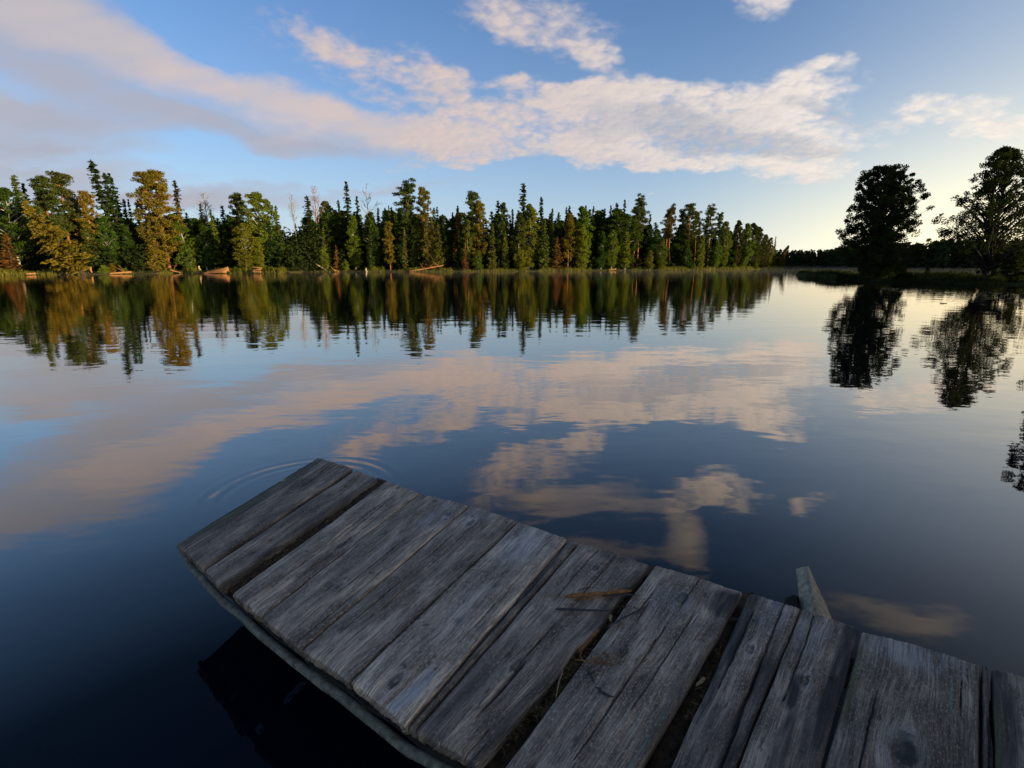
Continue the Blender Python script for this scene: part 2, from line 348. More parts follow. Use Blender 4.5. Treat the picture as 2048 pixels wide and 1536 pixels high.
def proto_spruce(seed, Rb=1.0, sparse=0.0, base=.05, H=10.0, ragged=.5, leaf=1.0):
    r = np.random.RandomState(seed); lv = Leaves(seed + 1)
    nw = 50; tube = [(bent((0, 0, -.3), (r.randn() * .06, r.randn() * .06, H), 9, r, .03), np.linspace(.15, .012, 9))]
    lop = r.rand() * 6.28
    for k in range(nw):
        t = base + (1 - base) * (k + r.rand() * .8) / nw
        z = H * t; rad = Rb * ((1 - t) ** .8) * (1 - .55 * math.exp(-(t - base) * 14)) + .06
        for b in range(r.randint(4, 7) if t < .95 else 3):
            if r.rand() < sparse: continue
            a = r.rand() * 6.283; rr = rad * (1 - ragged / 2 + ragged * r.rand()) * (1 + .16 * math.cos(a - lop))
            m = max(2, int(rr / .13)); s = (np.arange(m) + r.rand(m)) / m
            droop = .42 * (1 - t) + .10; up = .25 if t > .85 else .0
            for q in range(3):
                P = np.stack([np.cos(a) * rr * s, np.sin(a) * rr * s, z - rr * droop * s ** 1.3 * (.7 + .6 * r.rand()) + up * s * rr + rr * .10 * s ** 4], 1) + r.randn(m, 3) * .05
                D = np.stack([np.full(m, np.cos(a)), np.full(m, np.sin(a)), np.full(m, -.55 + up * 2)], 1) + r.randn(m, 3) * .55
                lv.add(P, D, .38 * leaf * (.55 + .45 * (1 - t)), .14 * leaf)
    zt = np.linspace(.93, 1.0, 14) * H
    lv.add(np.stack([r.randn(14) * .03, r.randn(14) * .03, zt], 1), np.c_[r.randn(14, 2) * .5, np.ones(14)], .3, .1)
    return tube, lv
def clump(lv, r, c, rx, rz, n, L, W, up=.25):
    q = unit(r.randn(n, 3)) * (r.rand(n, 1) ** .45); P = np.array(c)[None] + q * np.array([rx, rx, rz])[None]
    lv.add(P, q + np.array([0, 0, up]) + r.randn(n, 3) * .5, L, W)
def proto_pine(seed, start=.45, Rc=1.5, H=10.0, limbs=26, flat=.9, stubs=6):
    r = np.random.RandomState(seed); lv = Leaves(seed + 1)
    top = (r.randn() * .15, r.randn() * .15, H * .98); P = bent((0, 0, -.3), top, 10, r, .07); tube = [(P, np.linspace(.19, .03, 10))]
    for k in range(limbs):
        t = start + (1 - start) * ((k + r.rand()) / limbs); z = H * t; i = int(t * 9); c = P[min(i, 9)]
        xx = (t - start) / (1 - start); prof = min(1.0, 1.45 * (xx + .05) ** .3 * (1 - xx) ** .62) * .95
        a = k * 2.4 + r.randn() * .5; rr = Rc * (prof * (.55 + .6 * r.rand()) + .12)
        lift = .25 + .5 * t * r.rand()
        e = np.array([c[0] + math.cos(a) * rr, c[1] + math.sin(a) * rr, min(H * .985, z + rr * lift)])
        s0 = np.array([c[0], c[1], z])
        mid = (s0 + e) / 2 - np.array([0, 0, .08 * rr]); tube.append((np.array([s0, mid, e]), np.array([.05, .035, .012])))
        for f, sz in ((1.0, 1.0), (.66, .85), (.36, .6)):
            if r.rand() < .9: clump(lv, r, s0 + (e - s0) * f + r.randn(3) * .14, .50 * sz * (.7 + .5 * r.rand()), .28 * sz * flat, int(120 * sz), .22, .085)
    for k in range(stubs):
        t = start * (.35 + .6 * r.rand()); a = r.rand() * 6.28; l = .3 + .5 * r.rand(); c = P[int(t * 9)]
        tube.append((np.array([[c[0], c[1], H * t], [c[0] + math.cos(a) * l, c[1] + math.sin(a) * l, H * t - .1]]), np.array([.025, .008])))
    clump(lv, r, (top[0], top[1], H * .965), .4, .3, 60, .26, .1)
    return tube, lv
def proto_broad(seed, Rc=1.5, base=.18, H=10.0, clumps=160, leafn=86, L=.19, W=.13, peak=.45, stems=1, csize=.46, droop=-.25, lean=0.0, pw=.7):
    r = np.random.RandomState(seed); lv = Leaves(seed + 1); tube = []
    stemP = []
    for s in range(stems):
        off = np.array([r.randn() * .12, r.randn() * .12]) * (stems > 1) * 2.2
        P = bent((off[0] * .5, off[1] * .5, -.3), (off[0] * 3 + lean, off[1] * 2, H * (.97 - .1 * (s > 0))), 10, r, .08); stemP.append(P); tube.append((P, np.linspace(.16, .015, 10)))
    lob = r.rand(6) * 6.28
    for k in range(clumps):
        t = base + (1 - base) * ((k + r.rand()) / clumps) ** .9
        x = (t - base) / (1 - base)
        prof = (math.sin(math.pi * min(1, x ** (math.log(.5) / math.log(peak)))) ** pw) * .97 + .05
        a = r.rand() * 6.283; rr = Rc * prof * (r.rand() ** .55) * (1 + .22 * math.sin(2 * a + lob[0]) + .18 * math.sin(x * 9 + lob[1] + a))
        P = stemP[r.randint(stems)]; c = P[min(9, int(max(.05, t - .06) * 9))]
        e = np.array([c[0] + math.cos(a) * rr, c[1] + math.sin(a) * rr, min(H * .985, H * t)])
        s0 = np.array([c[0], c[1], max(H * .08, e[2] - rr * (.75 + .3 * r.rand()))])
        if k % 2 == 0: tube.append((np.array([s0, (s0 + e) / 2 + np.array([0, 0, .06 * rr]), e]), np.array([.035 + .02 * rr, .02 + .008 * rr, .006])))
        sz = csize * (.65 + .6 * r.rand()) * (1.12 - .5 * x)
        clump(lv, r, e, sz, sz * .8, int(leafn * (.6 + .6 * r.rand())), L, W, droop)
    return tube, lv
def proto_bare(seed, H=10.0, spread=.5, start=.5, n0=16, twig=1.0):
    r = np.random.RandomState(seed); tube = []
    P = bent((0, 0, -.3), (r.randn() * .2, r.randn() * .2, H), 9, r, .06); tube.append((P, np.linspace(.13, .012, 9)))
    def br(p, d, l, rad, lev):
        k = 4; pts = [p]
        for i in range(k): d = unit(d + r.randn(3) * .16 + np.array([0, 0, .06])); pts.append(pts[-1] + d * l / k)
        tube.append((np.array(pts), np.linspace(rad, rad * .35, k + 1)))
        if lev > 0:
            for _ in range(5 if lev == 2 else 4):
                i = r.randint(1, k + 1); br(pts[i], unit(d + r.randn(3) * .6), l * (.4 + .3 * r.rand()), rad * .5, lev - 1)
    for k in range(n0):
        t = start + (1 - start) * (k + r.rand()) / n0; a = k * 2.4 + r.randn() * .3; c = P[min(8, int(t * 8))]
        br(np.array([c[0], c[1], H * t]), unit(np.array([math.cos(a) * spread, math.sin(a) * spread, .75])), H * (.05 + .28 * (1 - t)) * (.7 + .5 * r.rand()), .035 * twig, 2)
    return tube
PROTO = {}
def proto(key, tube, lv, leafmat):
    PROTO[key] = (np_mesh('trunk', *tubes(tube, 6), mt_bark, True), lv.mesh('crown', leafmat) if lv else None)
for i, (Rb, sp, rg) in enumerate([(1.0, 0, .5), (.8, .05, .6), (1.15, .0, .7), (.55, .12, .7), (.62, .3, .8)]):
    proto('spruce%d' % i, *proto_spruce(40 + i, Rb, sp, ragged=rg), mt_needle)
proto('young', *proto_spruce(60, 1.9, 0, .03, leaf=1.3), mt_needle)
for i, (st, Rc, nl) in enumerate([(.48, 1.25, 28), (.30, 1.6, 42), (.55, 1.05, 22), (.16, 1.45, 50)]):
    proto('pine%d' % i, *proto_pine(70 + i, st, Rc, limbs=nl), mt_needle)
for i, (Rc, b, pk) in enumerate([(1.35, .10, .42), (1.75, .22, .5), (1.05, .06, .38), (1.5, .03, .4)]):
    proto('birch%d' % i, *proto_broad(90 + i, Rc, b, peak=pk), mt_leaf)
proto('bush', *proto_broad(97, 3.6, .02, peak=.4, clumps=90, csize=1.0, L=.5, W=.34, stems=3), mt_leaf)
proto('bare0', proto_bare(110, spread=.55, start=.55), None, None); proto('bare1', proto_bare(112, spread=.8, start=.35, n0=12), None, None)

SP = (.026, .048, .015); SG = (.052, .078, .019); SL = (.098, .115, .023); PN = (.056, .078, .020); PG = (.105, .110, .024); GO = (.150, .118, .020)  # SL, PG and GO have sunlight put into the crown colour
BD = (.055, .095, .017); BL = (.115, .160, .022); BY = (.165, .190, .024); BR = (.175, .085, .030)  # BD dim, BL and BY sunlit: light put into the leaf colour
T_SP = (.07, .05, .035); T_PI = (.30, .13, .06); T_BI = (.42, .39, .34); T_DE = (.36, .31, .27)
shore_ang = sorted((math.atan2(p.x, p.y), (p.x ** 2 + p.y ** 2) ** .5) for p in SHORE[:-2])
def shore_y(px, off):                         # forward distance of a spot `off` metres behind the waterline at that bearing
    d = ray(px, 540); a = math.atan2(d[0], d[1])
    r_ = np.interp(a, [q[0] for q in shore_ang], [q[1] for q in shore_ang])
    return r_ * math.cos(a) + off
def ground_h(off): return float(np.interp(off, [0, .6, 2.5, 8, 25, 70], [.02, .13, .26, .47, 1.05, 1.9]))
rng = random.Random(4)
WIDE = {'spru': 1.35, 'birc': 1.3, 'pine': 1.0}
def plant(kind, name, top, Y, z0, wide, crown, trunk, label, cat='tree', group=None, base_dx=0.0, spin=None):
    """a tree whose tip stands where `top` (a point) is; base_dx = metres the foot stands to the right of the tip"""
    H = max(.6, top.z - z0)
    e = bpy.data.objects.new(name, None); COL.objects.link(e); e.empty_display_size = .5
    e.location = (top.x + base_dx, Y, z0 - .05)
    spn = spin if spin is not None else rng.random() * 6.283
    s = math.hypot(H, base_dx) / 10.0
    e.rotation_euler = Euler((0, math.atan2(-base_dx, H), 0)).to_matrix().to_4x4().to_euler() if base_dx else (0, 0, spn)
    wide *= WIDE.get(kind[:4], 1.0); e.scale = (s * wide, s * wide, s)
    tr, cr = PROTO[kind]
    for nm, me, c in (('trunk', tr, trunk), ('crown', cr, crown)):
        if me: o = link(nm, me, e, color=c)
        if me and base_dx: o.rotation_euler = (0, 0, spn)
    return tag(e, label, cat, group)
NM = {'s': ('spruce_tree', 'spruce'), 'y': ('young_spruce', 'spruce'), 'p': ('pine_tree', 'pine'), 'b': ('birch_tree', 'birch'), 'd': ('dead_tree', 'dead tree'), 'u': ('bush', 'bush')}
KEY = {'s': 'spruce', 'p': 'pine', 'b': 'birch', 'd': 'bare'}
# tip x, tip y in the photograph, kind, metres behind the waterline, width, crown colour, label, foot shifted to the right (m)
T = [
 (5,376,'b1',5,1.0,BD,'dark green round-topped birch cut off by the left edge of the photo'),
 (26,350,'s3',7,1.2,SL,'pale lit slender spruce, first spire from the left edge'),
 (45,367,'s0',9,.9,SP,'dark blue-green spruce directly behind the leaning golden conifer'),
 (48,404,'s2',2.5,1.5,GO,'golden sunlit conifer leaning left over the water at the far left',7.0),
 (76,388,'p2',7,1.0,PG,'thin brownish pine between the leaning conifer and the broad dark pines'),
 (84,354,'p1',6,1.05,PN,'left of two broad dark olive pines with merged crowns'),
 (113,346,'p1',7,1.15,PN,'right and taller of two broad dark olive pines with merged crowns'),
 (140,470,'s2',9,1.2,SP,'dark spruce under the right one of the two broad olive pines'),
 (152,400,'p0',8,.9,PG,'small tawny pine left of the tallest leaning spruce'),
 (166,383,'p3',6,.85,GO,'orange-lit bare-topped pine beside the tallest leaning spruce'),
 (181,321,'s3',8,1.35,SP,'tallest dark spruce on the left, tip tilted to the left',2.6),
 (209,346,'s3',9,1.25,SP,'left of the twin dark spires beside the tallest leaning spruce',.8),
 (218,347,'s1',10,.85,SP,'right of the twin dark spires beside the tallest leaning spruce',1.6),
 (247,398,'s3',12,.9,SG,'short thin spruce right of the twin dark spires'),
 (256,399,'s1',14,.7,SG,'short spruce between the twin spires and the golden pine pair'),
 (273,405,'s0',9,.8,SL,'olive spruce touching the left side of the golden pine pair'),
 (285,345,'p1',5,.95,PG,'left of the golden pine pair with tall broad crowns'),
 (310,342,'p3',4,1.15,GO,'right of the golden pine pair, its orange trunk sunlit'),
 (296,440,'s2',2.5,1.0,GO,'orange-lit shaggy spruce at the foot of the golden pine pair'),
 (330,480,'s2',1.5,1.25,GO,'low amber spruce on the waterline right under the golden pines',-1.0),
 (253,452,'b2',5,1.1,BD,'dark green young birch under the short thin spruces'),
 (207,432,'b0',5,.9,BD,'dim green birch below the twin dark spires'),
 (168,440,'b2',5,1.0,SL,'dim olive bushy tree below the tallest leaning spruce'),
 (349,361,'s4',5,1.2,(.07,.05,.03),'sparse double-tipped spruce with reddish dead twigs'),
 (340,428,'b2',2,1.15,BL,'light green birch with a thin leaning trunk beside the golden pines',2.5),
 (372,425,'s2',8,1.0,SG,'green spruce just right of the sparse double-tipped one'),
 (10,468,'s4',2,2.6,BR,'rust-brown half-dead spruce low at the left edge'),
 (98,480,'s2',1.5,1.2,GO,'golden low spruce on the waterline by the leaning conifer',1.5),
 (141,490,'y',.8,.85,BY,'small yellow-green cone-shaped spruce alone on the left waterline'),
 (405,387,'d0',8,1.2,None,'pale bare treetop behind the short spruce left of the logs'),
 (400,407,'s0',7,.85,SG,'short spruce in front of the pale bare treetop'),
 (420,418,'s2',6,.8,SL,'brownish spruce just right of the pale bare treetop'),
 (402,448,'b0',4,1.1,BD,'round dark green birch below the pale bare treetop'),
 (444,411,'s2',9,.9,SP,'dark spruce between the pale bare treetop and the dense pine'),
 (475,387,'p3',7,.9,PN,'dense dark pine standing left of the tall round birch'),
 (512,385,'b1',6,1.0,BL,'tall round-crowned lit birch above the logs'),
 (487,446,'b0',1.5,1.25,BY,'bright yellow-green birch with a white trunk standing behind the logs'),
 (516,482,'b2',1.5,1.2,BY,'lower yellowish birch right beside the bright white-trunked one'),
 (551,411,'s0',8,.85,SG,'lone pointed spruce right of the tall round birch'),
 (584,390,'d0',9,.75,None,'tall bare grey snag standing in the gap of the forest'),
 (590,446,'s0',10,.8,SP,'short dark spruce at the foot of the bare grey snag'),
 (614,392,'s2',7,1.15,SP,'wide dark spruce under the half-dead reddish tree'),
 (624,376,'d0',8,1.0,None,'half-dead tree with reddish bare branches above a dark spruce'),
 (650,403,'b1',10,.85,BD,'dark airy birch right of the half-dead reddish tree'),
 (676,400,'s0',9,.8,SG,'spruce just left of the tall shaggy spruce'),
 (692,364,'s1',7,.95,SP,'tall shaggy dark spruce right of the half-dead reddish tree'),
 (713,393,'s0',9,.85,SP,'dark spruce between the tall shaggy one and the wide bare tree'),
 (737,377,'d1',9,1.15,None,'wide bare pale tree with fanned branches above the forest'),
 (704,432,'b2',5,1.0,BL,'olive birch lit at its top below the tall shaggy spruce'),
 (742,424,'b0',6,.9,BD,'green birch crown at the foot of the wide bare pale tree'),
 (756,415,'s0',9,.75,SG,'first of the small spires right of the wide bare tree'),
 (770,416,'s3',8,.9,SL,'thin olive spire right of the wide bare tree'),
 (777,411,'s4',12,.6,SG,'thread-thin spire left of a dark cone-shaped spruce'),
 (783,414,'s2',7,.75,SP,'dark cone-shaped spruce left of the two tall open pines'),
 (797,418,'s0',7,.9,SL,'olive spruce at the left foot of the two tall open pines'),
 (818,366,'p0',6,1.1,PN,'taller open-crowned pine of the pair left of centre'),
 (843,376,'p3',6,.8,PG,'shorter golden-edged pine of the pair left of centre'),
 (868,415,'s3',9,1.0,SP,'left of two thin dark spires right of the open pines'),
 (874,414,'s1',9,.7,SP,'right of two thin dark spires right of the open pines'),
 (885,428,'s0',8,.8,SP,'dark spruce beside the notch in the treeline left of centre'),
 (776,444,'p3',1.5,.75,GO,'amber sunlit pine on the waterline below the dark cone spruce'),
 (645,454,'s3',1.5,.9,SL,'thin young olive spruce above the fallen white trunk'),
 (646,494,'b0',.8,1.5,BY,'small bright leafy birch by the fallen white trunk'),
 (671,490,'s4',1,1.5,BR,'small rusty young spruce left of a bright shrub'),
 (690,520,'u0',.5,.9,BY,'round bright yellow shrub on the waterline left of centre'),
 (738,496,'b2',2,1.2,BD,'dim small birch near the white stump'),
 (808,455,'s4',2,.9,SL,'thin olive spruce with bare lower trunk below the open pines'),
 (824,450,'s1',4,.9,SG,'dim green spruce below the open pines'),
 (851,437,'s4',2,1.0,PG,'left of two thin reddish pines over the fallen branchy trunk'),
 (860,434,'p3',2.5,.5,PG,'right of two thin reddish pines over the fallen branchy trunk'),
 (875,444,'s2',1.2,.75,(.095,.085,.02),'yellow-green lit spruce at the end of the fallen branchy trunk'),
 (864,516,'u0',.6,.7,GO,'orange shrub on the waterline beside the fallen branchy trunk'),
 (905,425,'s0',9,.85,SP,'dark low spruce right of the notch in the treeline'),
 (915,412,'s1',8,.9,BR,'brownish spruce left of the big round-topped pine'),
 (945,384,'p1',6,.9,PN,'big round-topped dark pine left of centre'),
 (956,402,'p3',5,.8,GO,'orange-lit pine in front of the big round-topped one'),
 (935,440,'p3',2.5,.7,PG,'olive pine with tiers of branches below the round-topped pine'),
 (930,492,'s4',.8,1.6,BR,'leaning reddish sapling on the waterline below the round-topped pine'),
 (957,500,'b2',.8,1.6,BL,'green sapling on the waterline right of the reddish one'),
 (996,401,'s3',9,1.1,SP,'dark spire rising behind the rounded dark birch'),
 (1008,408,'p2',8,.75,PN,'small knobby pine right of the dark spire near centre'),
 (997,428,'b1',6,.8,BD,'rounded dark green birch below the knobby pine'),
 (985,448,'s3',2,1.3,SL,'left of two lit spruces in front of the rounded dark birch'),
 (1010,462,'s2',2,.8,SL,'right of two lit spruces in front of the rounded dark birch'),
 (1025,418,'s0',9,.75,SP,'dark spruce just left of the tallest central spire'),
 (1047,366,'s3',7,1.25,SP,'tallest dark spire at the centre of the treeline'),
 (1042,428,'b2',3,.95,(.07,.075,.018),'olive birch directly under the tallest central spire'),
 (1058,408,'b0',5,.8,BY,'yellow-lit birch crown right of the tallest central spire'),
 (1046,500,'u0',.5,1.25,BY,'bright yellow-green shrub on the waterline below the central spire'),
 (1083,394,'s3',8,1.05,SP,'thin dark spire right of the yellow-lit birch crown'),
 (1090,436,'s2',2,.9,SL,'olive spruce with layered branches left of the rust-brown tree'),
 (1114,474,'s4',1.2,2.2,BR,'rust-brown dead spruce on the waterline right of centre'),
 (1105,417,'s0',8,.8,SG,'spruce behind the rust-brown dead one'),
 (1117,424,'s2',8,.7,SG,'short olive spruce left of the orange-topped pine'),
 (1133,415,'s1',8,.75,SP,'left dark tip behind the orange-topped pine'),
 (1139,411,'s3',9,.9,SP,'right dark tip behind the orange-topped pine'),
 (1137,428,'p3',3,.8,GO,'orange-topped narrow pine right of the rust-brown tree'),
 (1163,413,'b0',4,.9,BL,'lit birch with a glowing orange trunk right of centre'),
 (1166,450,'b2',1.2,1.2,BY,'bright lower birch at the foot of the orange trunk'),
 (1172,411,'s0',9,.75,SP,'dark spruce behind the birch with the orange trunk'),
 (1187,413,'s1',8,.8,SP,'first dark spire right of the birch with the orange trunk'),
 (1210,417,'s0',8,.75,SP,'second dark spire right of the birch with the orange trunk'),
 (1222,411,'s4',9,.9,SP,'thin see-through spire left of the knob-topped pine'),
 (1234,406,'s3',9,1.1,SP,'third dark spire right of the birch with the orange trunk'),
 (1250,400,'s0',8,.8,SG,'full green spruce just left of the knob-topped pine'),
 (1204,462,'b2',2.5,1.0,BD,'dim young birch with a thin white trunk below the dark spires'),
 (1226,460,'b0',1.5,1.0,BL,'round lit birch on the bank below the see-through spire'),
 (1253,464,'b2',1.5,1.15,BY,'light green upright birch below the knob-topped pine'),
 (1281,395,'p0',6,.85,PN,'knob-topped tall pine with a long orange trunk'),
 (1272,414,'p1',6,.85,PN,'dense dark pine in front of the knob-topped one'),
 (1301,428,'s2',8,.8,SP,'dark spruce right of the knob-topped pine'),
 (1302,500,'b2',.8,1.5,BY,'small bright birch on the bank right of the upright light green one'),
 (1326,476,'b0',1.5,1.2,BL,'full green birch below the reddish pine'),
 (1337,421,'p2',6,.8,PG,'left of two thin reddish pines with long bare trunks'),
 (1346,414,'p0',5,.8,(.09,.062,.024),'right and taller of two thin reddish pines with long bare trunks'),
 (1366,420,'p2',7,.8,PN,'small dark pine left of the broad tall pine'),
 (1383,408,'p1',5,.9,PN,'broad tall pine with an orange trunk near the right end of the forest'),
 (1397,424,'p2',7,.8,PN,'small dark pine right of the broad tall pine'),
 (1424,414,'p0',5,.9,PN,'flat-topped tiered pine near the right end of the forest'),
 (1440,427,'p2',7,.7,PN,'slim pine between the flat-topped one and the gap'),
 (1453,443,'b0',3,.85,BL,'tall birch at the left side of the gap near the forest end'),
 (1376,492,'b0',1.5,1.5,BD,'dim wide bushy birch under the broad tall pine'),
 (1405,470,'b2',1.2,.9,BY,'slender bright birch below the flat-topped pine'),
 (1434,482,'b0',1.2,1.2,BL,'light green birch on the bank below the slim pine'),
 (1478,441,'b0',3,.8,(.06,.06,.018),'brownish full tree at the right side of the gap near the forest end'),
 (1494,447,'b2',2,1.0,BL,'green rounded tree just right of the gap near the forest end'),
 (1507,446,'b0',4,.85,(.055,.065,.018),'olive pointed tree fourth from the end of the forest'),
 (1519,454,'b0',3,.9,(.06,.062,.018),'olive tree third from the end of the forest'),
 (1532,469,'b2',2,1.0,(.075,.07,.018),'amber tree second from the end of the forest'),
 (1543,475,'b0',2,.75,GO,'amber narrow tree where the forest meets the open lake'),
 (1552,473,'s4',3,.9,SL,'thin see-through spire at the very end of the forest'),
 (1577,491,'b2',1,.8,(.105,.085,.02),'last birch leaning out to the right over the lake',-4.5),
 (128,528,'u0',.3,1.1,BY,'yellow-green waterside bush between the leaning golden conifer and the small cone-shaped spruce'),
 (205,530,'u0',.4,1.5,BY,'yellow-green waterside bush right of the reddish leaning post'),
 (222,526,'u0',.5,.9,GO,'golden waterside bush below the short thin spruces'),
 (250,536,'u0',.3,1.6,BL,'low green waterside bush left of the golden pine pair'),
 (540,533,'u0',.2,1.6,BY,'low bright bush at the tip of the small point right of the short stacked logs'),
 (470,533,'u0',.3,1.2,BL,'low green bush between the thick log and the short stacked logs'),
 (765,532,'u0',.4,1.3,BL,'low lit bush on the waterline left of the amber pine'),
 (900,534,'u0',.3,1.2,BY,'bright bush on the waterline below the notch in the treeline'),
 (1130,535,'u0',.3,1.1,BL,'low green bush on the waterline right of the rust-brown tree'),
 (1180,534,'u0',.3,1.4,BY,'low bright bush on the waterline right of the orange trunk'),
 (1280,533,'u0',.3,1.3,BL,'low green bush below the knob-topped pine'),
 (1350,530,'u0',.4,1.4,BD,'dim leafy bush below the reddish pines'),
 (1385,526,'u0',.4,1.3,BL,'leafy green bush below the broad tall pine'),
 (1470,526,'u0',.4,1.3,BL,'leafy green bush below the gap near the forest end'),
 (1512,524,'u0',.4,1.3,BL,'olive bush on the waterline near the forest end'),
 (1562,510,'u0',1,1.0,(.10,.085,.02),'yellow bush at the waterline under the last leaning birch'),
]
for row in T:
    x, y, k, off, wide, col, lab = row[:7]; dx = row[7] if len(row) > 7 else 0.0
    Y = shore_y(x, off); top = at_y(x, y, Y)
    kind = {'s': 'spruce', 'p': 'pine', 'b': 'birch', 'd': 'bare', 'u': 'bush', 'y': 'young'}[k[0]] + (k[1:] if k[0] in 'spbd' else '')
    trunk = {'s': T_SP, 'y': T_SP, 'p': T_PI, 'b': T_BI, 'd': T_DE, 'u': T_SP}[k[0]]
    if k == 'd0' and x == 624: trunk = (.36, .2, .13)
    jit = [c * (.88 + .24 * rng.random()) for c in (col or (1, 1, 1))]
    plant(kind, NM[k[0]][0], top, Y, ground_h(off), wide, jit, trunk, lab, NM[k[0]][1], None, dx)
# dark trees packed behind the front row
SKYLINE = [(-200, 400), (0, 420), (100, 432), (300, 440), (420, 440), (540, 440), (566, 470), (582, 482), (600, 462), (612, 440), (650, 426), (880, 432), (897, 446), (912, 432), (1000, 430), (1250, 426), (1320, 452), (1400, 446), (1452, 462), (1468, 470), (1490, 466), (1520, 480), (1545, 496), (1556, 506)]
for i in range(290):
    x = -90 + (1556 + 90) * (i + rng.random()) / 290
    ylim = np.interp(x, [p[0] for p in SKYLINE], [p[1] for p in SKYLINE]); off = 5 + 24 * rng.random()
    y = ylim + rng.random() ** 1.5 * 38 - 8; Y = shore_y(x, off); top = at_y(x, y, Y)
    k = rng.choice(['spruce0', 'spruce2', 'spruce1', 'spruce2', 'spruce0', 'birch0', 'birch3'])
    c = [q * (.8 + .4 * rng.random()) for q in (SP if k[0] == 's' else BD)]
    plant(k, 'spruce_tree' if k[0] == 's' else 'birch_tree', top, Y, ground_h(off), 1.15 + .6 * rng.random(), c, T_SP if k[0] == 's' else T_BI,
          'dark tree packed in the shaded depth of the far forest', 'tree', 'trees packed in the depth of the far forest')

# trees on the headland, black against the light
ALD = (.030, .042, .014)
proto('alder0', *proto_broad(200, 3.0, .02, 10.6, 720, 115, .15, .11, .46, 4, .46, -.1, pw=.34), mt_leaf)
proto('alder1', *proto_broad(207, 3.9, .16, 11.0, 500, 72, .15, .095, .27, 2, .44, -.1, pw=.75), mt_leaf)
Y = 50.0; top = at_y(1784, 346, Y)
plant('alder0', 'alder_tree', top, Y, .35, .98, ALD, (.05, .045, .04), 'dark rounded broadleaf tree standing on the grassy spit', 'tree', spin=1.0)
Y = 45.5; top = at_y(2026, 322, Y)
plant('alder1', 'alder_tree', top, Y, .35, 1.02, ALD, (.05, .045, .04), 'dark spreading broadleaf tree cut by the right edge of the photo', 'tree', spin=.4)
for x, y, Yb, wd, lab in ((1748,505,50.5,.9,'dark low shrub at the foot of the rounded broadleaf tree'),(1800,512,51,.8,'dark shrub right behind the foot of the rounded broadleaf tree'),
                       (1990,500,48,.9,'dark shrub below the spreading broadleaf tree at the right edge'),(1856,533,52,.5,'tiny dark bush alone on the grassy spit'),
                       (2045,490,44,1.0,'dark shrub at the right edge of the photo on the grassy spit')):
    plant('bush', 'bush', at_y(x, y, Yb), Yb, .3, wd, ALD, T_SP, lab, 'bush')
# broadleaf trees of the near right bank: one shows mirrored at the right edge, together they keep the sun off the jetty
NB = 'broadleaf trees on the near right bank'
for i, (x, y, H) in enumerate([(18.0, 15.2, 5.2), (24, 9, 9), (17, 3.2, 8.5), (30, 13.5, 10), (22, 0, 9), (12.5, -2.5, 8), (33, 12, 10), (30, 4, 10)]):
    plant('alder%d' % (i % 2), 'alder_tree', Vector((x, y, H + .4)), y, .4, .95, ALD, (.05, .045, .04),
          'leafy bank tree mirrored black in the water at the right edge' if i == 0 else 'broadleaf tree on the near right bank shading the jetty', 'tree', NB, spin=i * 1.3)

# undergrowth and young trees filling the depth of the far forest: one mass
def undergrowth():
    r = np.random.RandomState(77); lv = Leaves(78); L = np.array([(p.x, p.y) for p in shore_fine[:-54]])
    for k in range(2600):
        i = r.randint(len(L)); off = 3.5 + 40 * r.rand() ** 1.3; x, y = L[i] + (r.randn() * .6, off)
        h = (1.2 + 4.6 * r.rand()) * (1 if off < 10 else 1.6); n = 34; t = r.rand(n); a = r.rand(n) * 6.283; rad = (.5 + .28 * h) * (1 - .7 * t) * r.rand(n) ** .5
        P = np.stack([x + np.cos(a) * rad, y + np.sin(a) * rad, ground_h(off) + h * t], 1); lv.add(P, np.stack([np.cos(a), np.sin(a), .2 + 0 * a], 1) + r.randn(n, 3) * .6, .75, .42)
    return lv.mesh('undergrowth', mt_needle)
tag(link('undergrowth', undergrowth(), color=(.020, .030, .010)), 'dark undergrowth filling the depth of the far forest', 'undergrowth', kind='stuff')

# scrub added out of view, right bank: blocks the low sun from the jetty
for i, (x, y, H) in enumerate([(13.5,-3.5,3.4),(14.5,-1.6,3.8),(15.5,.2,3.6),(16,2,4),(16.5,3.8,3.8),(18,5.6,4.2),(21,7.6,4.2),(20,-2.5,4.6),(22,2,4.8),(24,6,4.6),(26,10,4.8),(18.5,1.2,4.8),(19.2,-1,4.8),(20.5,-3.6,4.8),(17,-2.6,4.4),(12.5,-5.2,3.8),(14.5,-5.6,4.2),(16.5,-5,4.6),(18.5,-6.4,4.8),(14,-7.4,4.2),(17,-8,4.8),(11.5,-6.6,3.6),(20.5,-8.4,5)]):
    plant('bush', 'bush', Vector((x, y, H + .4)), y, .3, 1.0, ALD, T_SP, 'added unseen bush on the near right bank blocking sun from the jetty', 'bush', 'added sun-blocking bushes on the near right bank', spin=i * 1.7)

